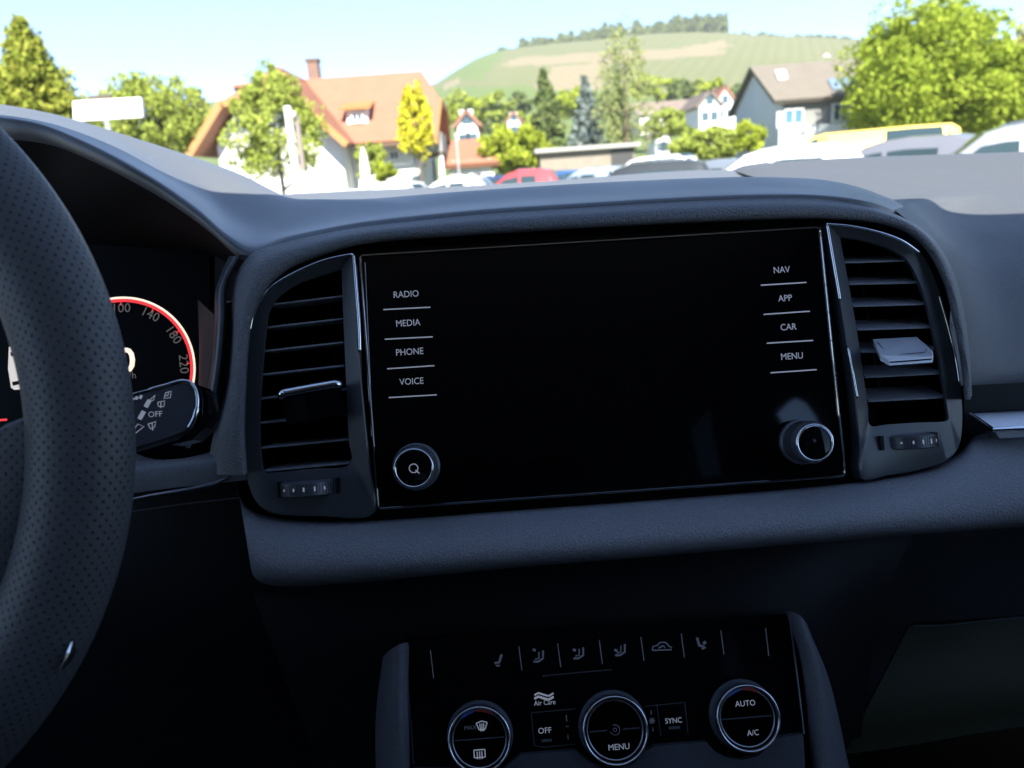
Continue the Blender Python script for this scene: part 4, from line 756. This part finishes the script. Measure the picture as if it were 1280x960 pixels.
window(300, 150, 316, 163, 38.25, lh); window(330, 175, 350, 195, 38.25, lh); window(488, 188, 498, 200, 40.35, lh); window(516, 190, 527, 206, 40.35, lh); window(452, 190, 466, 206, 40.35, lh)
# right house
rh = empty('grey_roofed_house', (16, 42, gz(42)), 'pale house with a grey brown roof, white skylight and roof panels', 'house')
ra, rb_ = at(937, 83, 44), at(1140, 69, 44); rb_[2] = ra[2]; ea, eb = at(961, 126, 40), at(1152, 112, 40); eb[2] = ea[2]; eb[0] = rb_[0]; ea[0] = ra[0]+.0; fa = X3(ra[0], 48, ea[2]); fb = X3(rb_[0], 48, ea[2])
slab('roof', [ea, eb, rb_, ra], .2, GREYR, rh); slab('roof', [ra, rb_, fb, fa], .2, GREYR, rh)
gx = ra[0]+.3; MB().prism([X3(gx, 40.5, g0), X3(gx, 47.5, g0), X3(gx, 47.5, ea[2]+.2), X3(gx, 44, ra[2]-.3), X3(gx, 40.5, ea[2]+.2)], (.3, 0, 0)).build('gable_wall', GREYW, rh)  # gable copy of the cladding, colour lightened to offset its shade
sp = at(960, 160, 40.5)[2]; MB().bx(gx+.31, rb_[0]-.3, 40.5, 47.4, sp, ea[2]-.02).build('upper_wall', mottled(mat('grey_cladding_sun_dimmed', (.19, .19, .185), .9), (.17, .17, .165), (.22, .22, .21), 1.5), rh); MB().bx(gx+.02, rb_[0]-.3, 40.2, 47.45, g0, sp-.003).build('lower_wall', RENDER, rh)  # front copy of the cladding, colour darkened to offset direct sun
SKYP = mat('blue_pane', (.08, .17, .23), .25, spec=.2)
window(980, 136, 1003, 156, 40.5, rh, SKYP, .06, .025); window(1040, 129, 1060, 152, 40.5, rh)
ru = (ra-ea)/np.linalg.norm(ra-ea); rn = np.cross((1, 0, 0), ru); rn = rn if rn[2] > 0 else -rn; ROOF = plane(ea, rn)
def onroof(name, pts, th, m): MB().prism([ROOF(x, y, .03) for x, y in pts], rn*th).build(name, m, rh)
onroof('skylight', [(969, 90), (981, 89), (984, 99), (973, 100.5)], .08, WFR)
for i in range(3): onroof('roof_panel', [(1034+i*15, 100-i), (1047+i*15, 99-i), (1053+i*15, 112-i), (1041+i*15, 113-i)], .06, mat('roof_panel_glass', (.16, .22, .30), .12, spec=.9))
MB().bx(rb_[0]-2.2, rb_[0]-1.8, 43.8, 44.2, ra[2]-.5, ra[2]+.45).build('chimney', RENDER, rh)
# small houses
def house(label, px0, px1, ye, yr, yb, Y, dep, roof, wallm=RENDER, gable=True, group=None):
    a, b = at(px0, ye, Y), at(px1, ye, Y); z0 = at(px0, yb, Y)[2]-2; z1 = (a[2]+b[2])/2; zt = at((px0+px1)/2, yr, Y)[2]; t = empty('village_house', ((a[0]+b[0])/2, Y, z0), label, 'house', group); x0, x1 = a[0], b[0]; o_ = .5
    if gable:
        c = (x0+x1)/2; MB().prism([X3(x0, Y, z0), X3(x1, Y, z0), X3(x1, Y, z1), X3(c, Y, zt-.2), X3(x0, Y, z1)], (0, dep, 0)).build('wall', wallm, t); s_ = (zt-z1)/((x1-x0)/2)
        for sg, xe in ((-1, x0-o_), (1, x1+o_)): slab('roof', [X3(xe, Y-.4, z1-s_*o_), X3(c+sg*.001, Y-.4, zt), X3(c+sg*.001, Y+dep+.4, zt), X3(xe, Y+dep+.4, z1-s_*o_)], .25, roof, t)
        wx = [(c, z1+.2), (c-(x1-x0)*.22, z1-1.8), (c+(x1-x0)*.22, z1-1.8)]
    else:
        MB().bx(x0, x1, Y, Y+dep, z0, z1).build('wall', wallm, t)
        slab('roof', [X3(x0-o_, Y-.5, z1-.2), X3(x1+o_, Y-.5, z1-.2), X3(x1+o_, Y+dep/2, zt), X3(x0-o_, Y+dep/2, zt)], .25, roof, t); slab('roof', [X3(x0-o_, Y+dep+.5, z1-.2), X3(x1+o_, Y+dep+.5, z1-.2), X3(x1+o_, Y+dep/2, zt), X3(x0-o_, Y+dep/2, zt)], .25, roof, t)
        for sx_ in (x0+.15, x1-.15): MB().prism([X3(sx_, Y, z1), X3(sx_, Y+dep, z1), X3(sx_, Y+dep/2, zt-.25)], (.1, 0, 0)).build('gable', wallm, t)
        wx = [(x0+(x1-x0)*u, z1-1.5) for u in (.2, .5, .8)]
    for x, z in wx: fr = MB().bx(x-.6, x+.6, Y-.06, Y-.01, z-.7, z+.7).build('window', WFR, t); MB().bx(x-.48, x+.48, Y-.08, Y-.061, z-.58, z+.58).build('pane', PANE, fr)
    return t
REDR = roofmat('red_roof_tiles', (.28, .12, .08), (.36, .17, .11), .25); BRNR = roofmat('brown_roof_tiles', (.16, .12, .10), (.22, .17, .14), .25)
house('small white gabled house right of the orange roofed house', 571, 596, 150, 136, 166, 75, 9, REDR)
house('low orange roofed garage between the house and the round shrub', 562, 614, 200, 170, 215, 47, 7, ORANGE, gable=False)
house('white house front with red roof left of the spruce', 634, 650, 148, 138, 160, 130, 8, REDR)
house('white house with red brown roof left of the white gable in the village', 800, 868, 139, 122, 152, 125, 12, BRNR, gable=False)
house('white gable end with brown roof beside the grey gable', 874, 900, 127, 112, 162, 105, 10, BRNR)
house('white gabled house with red roof highest beside the grey gable', 893, 920, 126, 106, 150, 120, 10, REDR)
house('small white house among trees behind the birch', 820, 836, 166, 158, 178, 110, 6, BRNR)
house('tiny white house on the vineyard hill above the grey roof', 1000, 1016, 76, 70, 84, 420, 10, BRNR)
house('white house with red roof on the vineyard hill behind the grey roof', 1022, 1044, 74, 65, 84, 410, 12, REDR)
# low shed
sh = empty('flat_roofed_shed', at(735, 215, 44)*[1, 1, 0]+[0, 0, gz(44)], 'long low shed with a flat grey roof below the spruces', 'shed'); a, b = at(668, 192, 44), at(800, 184, 44)
MB().bx(a[0], b[0], 43.6, 48, a[2]-.0, a[2]+.22).build('roof', mat('grey_felt', (.30, .29, .27), .9), sh); MB().bx(a[0]+.3, b[0]-.3, 44, 47.6, gz(44)-.1, a[2]-.003).build('wall', mottled(mat('weathered_wood', (.22, .18, .15), .9), (.18, .15, .12), (.27, .23, .19), 2), sh)
MB().bx(b[0]-1.6, b[0]-.4, 43.93, 43.99, a[2]-1.6, a[2]-.1).build('door', mat('dark_door', (.04, .04, .04), .7), sh)
# white sign board, lamp post, parasol, pole
WPAINT = mat('white_paint', (.8, .8, .8), .5)
sg = empty('sign_board', at(134, 235, 18)*[1, 1, 0], 'blank white rectangular sign board on a post beside the thuja', 'sign'); a, b = at(91, 152, 18), at(178, 121, 18); tl = at(91, 125, 18)
MB().prism([at(91, 126.5, 18), at(176, 121.5, 18), at(178, 146, 18), at(92, 151.5, 18)], (0, .12, 0)).build('board', WPAINT, sg)
MB().tube([at(133, 148, 18.07), at(136, 150, 18.07)*[1, 1, 0]], .05, 10, flat=(0, 1, 0)).build('post', mat('steel_post', (.4, .4, .42), .5, .5), sg); MB().box(at(125, 122, 18.06), (.25, 0, .0), (0, .03, 0), (0, 0, .05)).build('lamp_bracket', BARK, sg); MB().tube([at(125, 122, 18.06), at(125, 112, 18.06)], .02, 6, flat=(0, 1, 0)).build('finial', BARK, sg)
lp = empty('lamp_post', at(368, 240, 20)*[1, 1, 0], 'white post with two small round lamps in front of the green tree', 'lamp post'); a = at(359, 135, 20); b = X3(a[0], 20, 0)
MB().tube([b, a], .085, 14, flat=(0, 1, 0)).build('post', WPAINT, lp); MB().lathe(a, (0, 0, 1), [(.09, 0), (.09, .03), (.03, .05)], 16).build('cap', WPAINT, lp)
for y in (143, 176):
    c = at(366, y, 19.9); q = MB(); q.lathe(c, (.6, -1, 0), [(.02, -.1), (.06, -.06), (.08, 0), (.06, .04), (.01, .07)], 16); q.build('lamp', WPAINT, lp, smooth=True)
MB().bx(a[0]+.14, a[0]+.24, 20, 20.08, at(366, 215, 20)[2], at(366, 145, 20)[2]).build('side_panel', mat('pale_panel', (.2, .16, .15), .7), lp)
pa = empty('parasol', at(455, 235, 36)*[1, 1, 0]+[0, 0, gz(36)], 'closed white parasol beside the shrub under the orange eave', 'parasol'); c = at(453, 184, 36)
MB().lathe(X3(c[0], 36, c[2]-1.75), (0, 0, 1), [(.10, 0), (.20, .35), (.22, .8), (.13, 1.4), (.03, 1.75)], 14).build('canopy', WPAINT, pa, smooth=True); MB().tube([X3(c[0], 36, gz(36)), X3(c[0], 36, c[2]-1.6)], .03, 8, flat=(0, 1, 0)).build('pole', WPAINT, pa)
c = at(570, 170, 39); fp = empty('flag_pole', X3(c[0], 39, gz(39)), 'thin grey pole beside the balcony of the orange roofed house', 'pole'); MB().tube([X3(c[0], 39, gz(39)), X3(c[0], 39, c[2])], .045, 8, flat=(0, 1, 0)).build('shaft', mat('galvanised', (.45, .46, .47), .5, .4), fp); MB().lathe(X3(c[0], 39, c[2]), (0, 0, 1), [(.05, 0), (.07, .05), (.03, .1)], 10).build('cap', WPAINT, fp)
# --- parked cars
GLS = mat('car_window', (.03, .05, .055), .08, spec=.8); TYRE = mat('tyre_rubber', (.02, .02, .02), .9); RIM = mat('wheel_alloy', (.5, .5, .52), .35, .8); LAMPM = mat('headlight_lens', (.6, .62, .65), .15); TAIL = mat('tail_light', (.35, .02, .02), .2); PLAS = mat('trim_plastic', (.02, .02, .02), .6)
def make_car(label, col, loc, rot, L=4.3, W=1.8, H=1.48, kind='hatch', metal=.3, frame=None):
    paint = mat('car_paint', col, .3, metal*.5, coat=.8); h = L/2; t = empty('parked_car' if kind != 'van' else 'parked_van', loc, label, 'car' if kind != 'van' else 'van', 'cars parked in front'); t.rotation_euler = (0, 0, rot)
    if kind == 'van': top = [(-h, .7), (-h+.03, 1.1), (-h+.10, H-.15), (-h+.35, H), (-h+1.5, H+.02), (h-1.9, H-.02), (h-1.5, H-.12), (h-.75, 1.22), (h-.35, 1.05), (h-.06, .85), (h, .6)]
    elif kind == 'estate': top = [(-h, .6), (-h+.04, .95), (-h+.38, H-.10), (-h+.7, H-.03), (-h+1.7, H), (.15, H-.04), (.45, H-.12), (1.15, .98), (1.35, .93), (h-.3, .78), (h-.05, .68), (h, .5)]
    else: top = [(-h, .6), (-h+.05, .95), (-h+.5, H-.10), (-h+.85, H-.02), (-h+1.7, H), (.1, H-.05), (.4, H-.13), (1.1, .98), (1.3, .93), (h-.3, .78), (h-.05, .68), (h, .5)]
    tx, tz = zip(*top); X = np.unique(np.r_[np.linspace(-h, h, 46), tx]); belt = 1.16 if kind == 'van' else .92; V = []
    def sect(x):
        z = float(np.interp(x, tx, tz)); e = min(1, (h-abs(x))/.5); wd = W/2*(.80+.20*math.sqrt(max(0, min(1, e)))); b = min(belt, z-.02); wt = wd-(.30 if kind != 'van' else .18)*min(1, max(0, z-b)/(H-belt)); zz = max(b, z-.06)
        return [(wd*.93, .22), (wd*.99, .38), (wd, .62), (wd*.985, b-.03), (wd*.965, b), (wt*1.0, zz), (wt*.93, z-.01), (wt*.55, z+.015), (0, z+.02)]
    for x in X:
        s = sect(x); V += [(x, -y, z) for y, z in s]+[(x, y, z) for y, z in s[-2::-1]]
    k = 17; fc = [q[::-1] for q in grid_faces(len(X), k)]+[list(range(k)), [(len(X)-1)*k+i for i in range(k)][::-1]]
    def put(name, v, f, m, par=t, **kw):
        Vw = np.asarray(v, float); c = Vw.mean(0); o = obj(name, Vw, f, m, None, **kw); o.parent = par; o.location = Vector(c-(CW[par.name] if par.name in CW else 0)); CW[o.name] = c; return o
    CW = {}
    body = put('body', V, fc, paint, smooth=True, auto=32)
    def side(xa0, xa1, xb0, xb1, nm='side_window', m=GLS, out=.006):   # bottom from xa0..xa1, top from xb0..xb1
        for s in (-1, 1):
            P = []
            for u in np.linspace(0, 1, 9):
                for w_ in (0, 1):
                    x = (xa0+(xa1-xa0)*u) if w_ == 0 else (xb0+(xb1-xb0)*u); q = sect(x); y, z = (q[4][0], q[4][1]+.03) if w_ == 0 else (q[5][0], q[5][1]-.03); z = max(z, q[4][1]+.02) if w_ else z; P.append((x, s*(y+out), z))
            put(nm, P+[(x, y-s*.02, z) for x, y, z in P], [(i*2, i*2+1, i*2+3, i*2+2) for i in range(8)], m)
    if kind == 'van':
        side(h-1.75, h-.95, h-1.72, h-1.45); side(-h+.4, -.75, -h+.4, -.75)
        if frame: side(h-1.84, h-1.76, h-1.84, h-1.74, 'window_surround', frame, .008); side(h-1.98, h-1.9, h-1.98, h-1.9, 'window_surround', frame, .008)
    else: side(-.02, .98, -.02, .32); side(-h+1.0, -.12, -h+1.05, -.12); (side(-h+.42, -h+.9, -h+.62, -h+.95) if kind == 'estate' else None)
    def face(x0, x1, sh_, nm, m, out):
        P = []
        for u in np.linspace(0, 1, 7):
            x = x0+(x1-x0)*u; q = sect(x); yy = q[6][0]-.04; P += [(x+out*.5, -yy, q[6][1]+out), (x+out*.5, -yy*.5, q[7][1]+out), (x+out*.5, yy*.5, q[7][1]+out), (x+out*.5, yy, q[6][1]+out)]
        put(nm, P, [q[::-1] for q in grid_faces(7, 4)], m)
    if kind == 'van': face(h-1.42, h-.82, 0, 'windscreen', GLS, .008)
    else: face(.46, 1.08, 0, 'windscreen', GLS, .008)
    face(-h+.09, -h+(.34 if kind != 'hatch' else .45), 0, 'rear_window', GLS, .012)
    for sx_ in (-1, 1):
        for s in (-1, 1):
            c = np.array([sx_*(h-.82), s*(W/2-.10), .32]); q = MB().lathe(c, (0, s, 0), [(.20, -.1), (.30, -.1), (.32, -.06), (.32, .09), (.29, .115), (.20, .10)], 24, caps=False); wl_ = put('wheel', np.vstack(q.v), q.f, TYRE, smooth=True, auto=40)
            q = MB().lathe(c, (0, s, 0), [(.20, .06), (.20, .085), (.05, .10), (.01, .10)], 20)
            for i in range(5): a = i*1.2566; q.box(c+np.array([math.cos(a)*.12, s*.10, math.sin(a)*.12]), (math.cos(a)*.08, 0, math.sin(a)*.08), (0, .012, 0), (-math.sin(a)*.02, 0, math.cos(a)*.02))
            put('rim', np.vstack(q.v), q.f, RIM, wl_)
    for s in (-1, 1):
        q = MB().box((h-.12, s*(W/2-.30), .68), (.10, 0, .02), (0, .2, 0), (0, 0, .07)); put('headlight', np.vstack(q.v), q.f, LAMPM)
        q = MB().box((-h+.05, s*(W/2-.24), .86), (.04, 0, 0), (0, .14, 0), (0, 0, .10)); put('tail_light', np.vstack(q.v), q.f, TAIL)
        xm = .78 if kind != 'van' else h-1.1; q = MB().lathe((xm, s*(W/2+.09), belt+.08), (1, 0, 0), [(.03, -.08), (.09, -.06), (.10, .02), (.04, .09)], 12); put('mirror', np.vstack(q.v), q.f, paint, smooth=True)
        if kind == 'estate':
            q = MB().tube([(x, s*(sect(x)[6][0]-.03), sect(x)[6][1]+.05) for x in np.linspace(-h+.7, .1, 8)], .018, 8, flat=(0, 1, 0)); put('roof_rail', np.vstack(q.v), q.f, SATIN, smooth=True)
    q = MB().box((h-.02, 0, .42), (.04, 0, 0), (0, W*.36, 0), (0, 0, .09)); put('grille', np.vstack(q.v), q.f, PLAS); q = MB().box((h+.02, 0, .47), (.01, 0, 0), (0, .26, 0), (0, 0, .055)); put('number_plate', np.vstack(q.v), q.f, WPAINT)
    return t
WHT = (.78, .78, .78)
def carat(label, px, Y, col, rotdeg, **k):
    p = at(px, hz(px), Y); return make_car(label, col, (p[0], Y, gz(Y)+.004), R(rotdeg), **k)
carat('white hatchback parked before the front wall under the parasol', 486, 30, WHT, 150, L=3.4, W=1.7, H=1.52)
carat('white car at the foot of the gable, mostly behind the dashboard', 432, 29, WHT, 170, L=3.3, W=1.7, H=1.34)
carat('white small car in front of the orange roofed house end', 564, 31, WHT, 165, L=3.5, W=1.7, H=1.56)
carat('red hatchback beside the white small car', 650, 30, (.36, .05, .06), 170, L=3.4, W=1.7, H=1.64)
carat('dark blue car seen behind the red hatchback', 626, 35, (.02, .04, .12), 90, L=4.2, W=1.75, H=1.48)
carat('blue car right of the red hatchback', 702, 33, (.03, .10, .25), 100, L=4.2, W=1.75, H=1.50)
carat('pale blue silver car right of the blue car', 742, 29, (.38, .44, .50), 120, L=4.0, W=1.75, H=1.52)
carat('white van roof behind the silver cars below the shed door', 812, 36, WHT, 140, L=4.2, W=1.8, H=1.85, kind='van')
carat('dark grey estate with a bright roofline before the shed', 796, 21, (.05, .055, .06), 165, L=4.2, W=1.8, H=1.52, kind='estate', metal=1)
carat('grey blue car between the dark estate and the white car', 890, 23, (.22, .25, .29), 120, L=4.2, W=1.78, H=1.46)
carat('white car in front of the yellow van', 958, 15.5, WHT, 162, L=4.0, W=1.8, H=1.60)
carat('dark grey car in front of the yellow van', 1120, 17, (.30, .30, .33), 130, L=4.3, W=1.8, H=1.62, metal=1)
carat('silver estate with roof rails at the photo edge', 1265, 13, (.42, .43, .44), 154, L=4.7, W=1.84, H=1.66, kind='estate', metal=1)
YEL = mat('yellow_window_surround', (.75, .45, .01), .5)
carat('yellow van parked below the large bright tree', 1072, 27, (.80, .62, .14), 160, L=6.0, W=2.0, H=2.10, kind='van', frame=YEL)
# --- summer haze in the air
hm = bpy.data.materials.new('haze_air'); hm.use_nodes = True; hm.node_tree.nodes.clear(); _o = N_(hm, 'ShaderNodeOutputMaterial'); _v = N_(hm, 'ShaderNodeVolumePrincipled')
_v.inputs['Density'].default_value = HAZE; _v.inputs['Color'].default_value = (.93, .96, 1, 1); _v.inputs['Anisotropy'].default_value = 0.0; LK(hm, _v.outputs[0], _o.inputs['Volume'])
if HAZE: MB().bx(-1000, 1000, -320, 820, -1.3, 175).build('haze', hm)['kind'] = 'stuff'
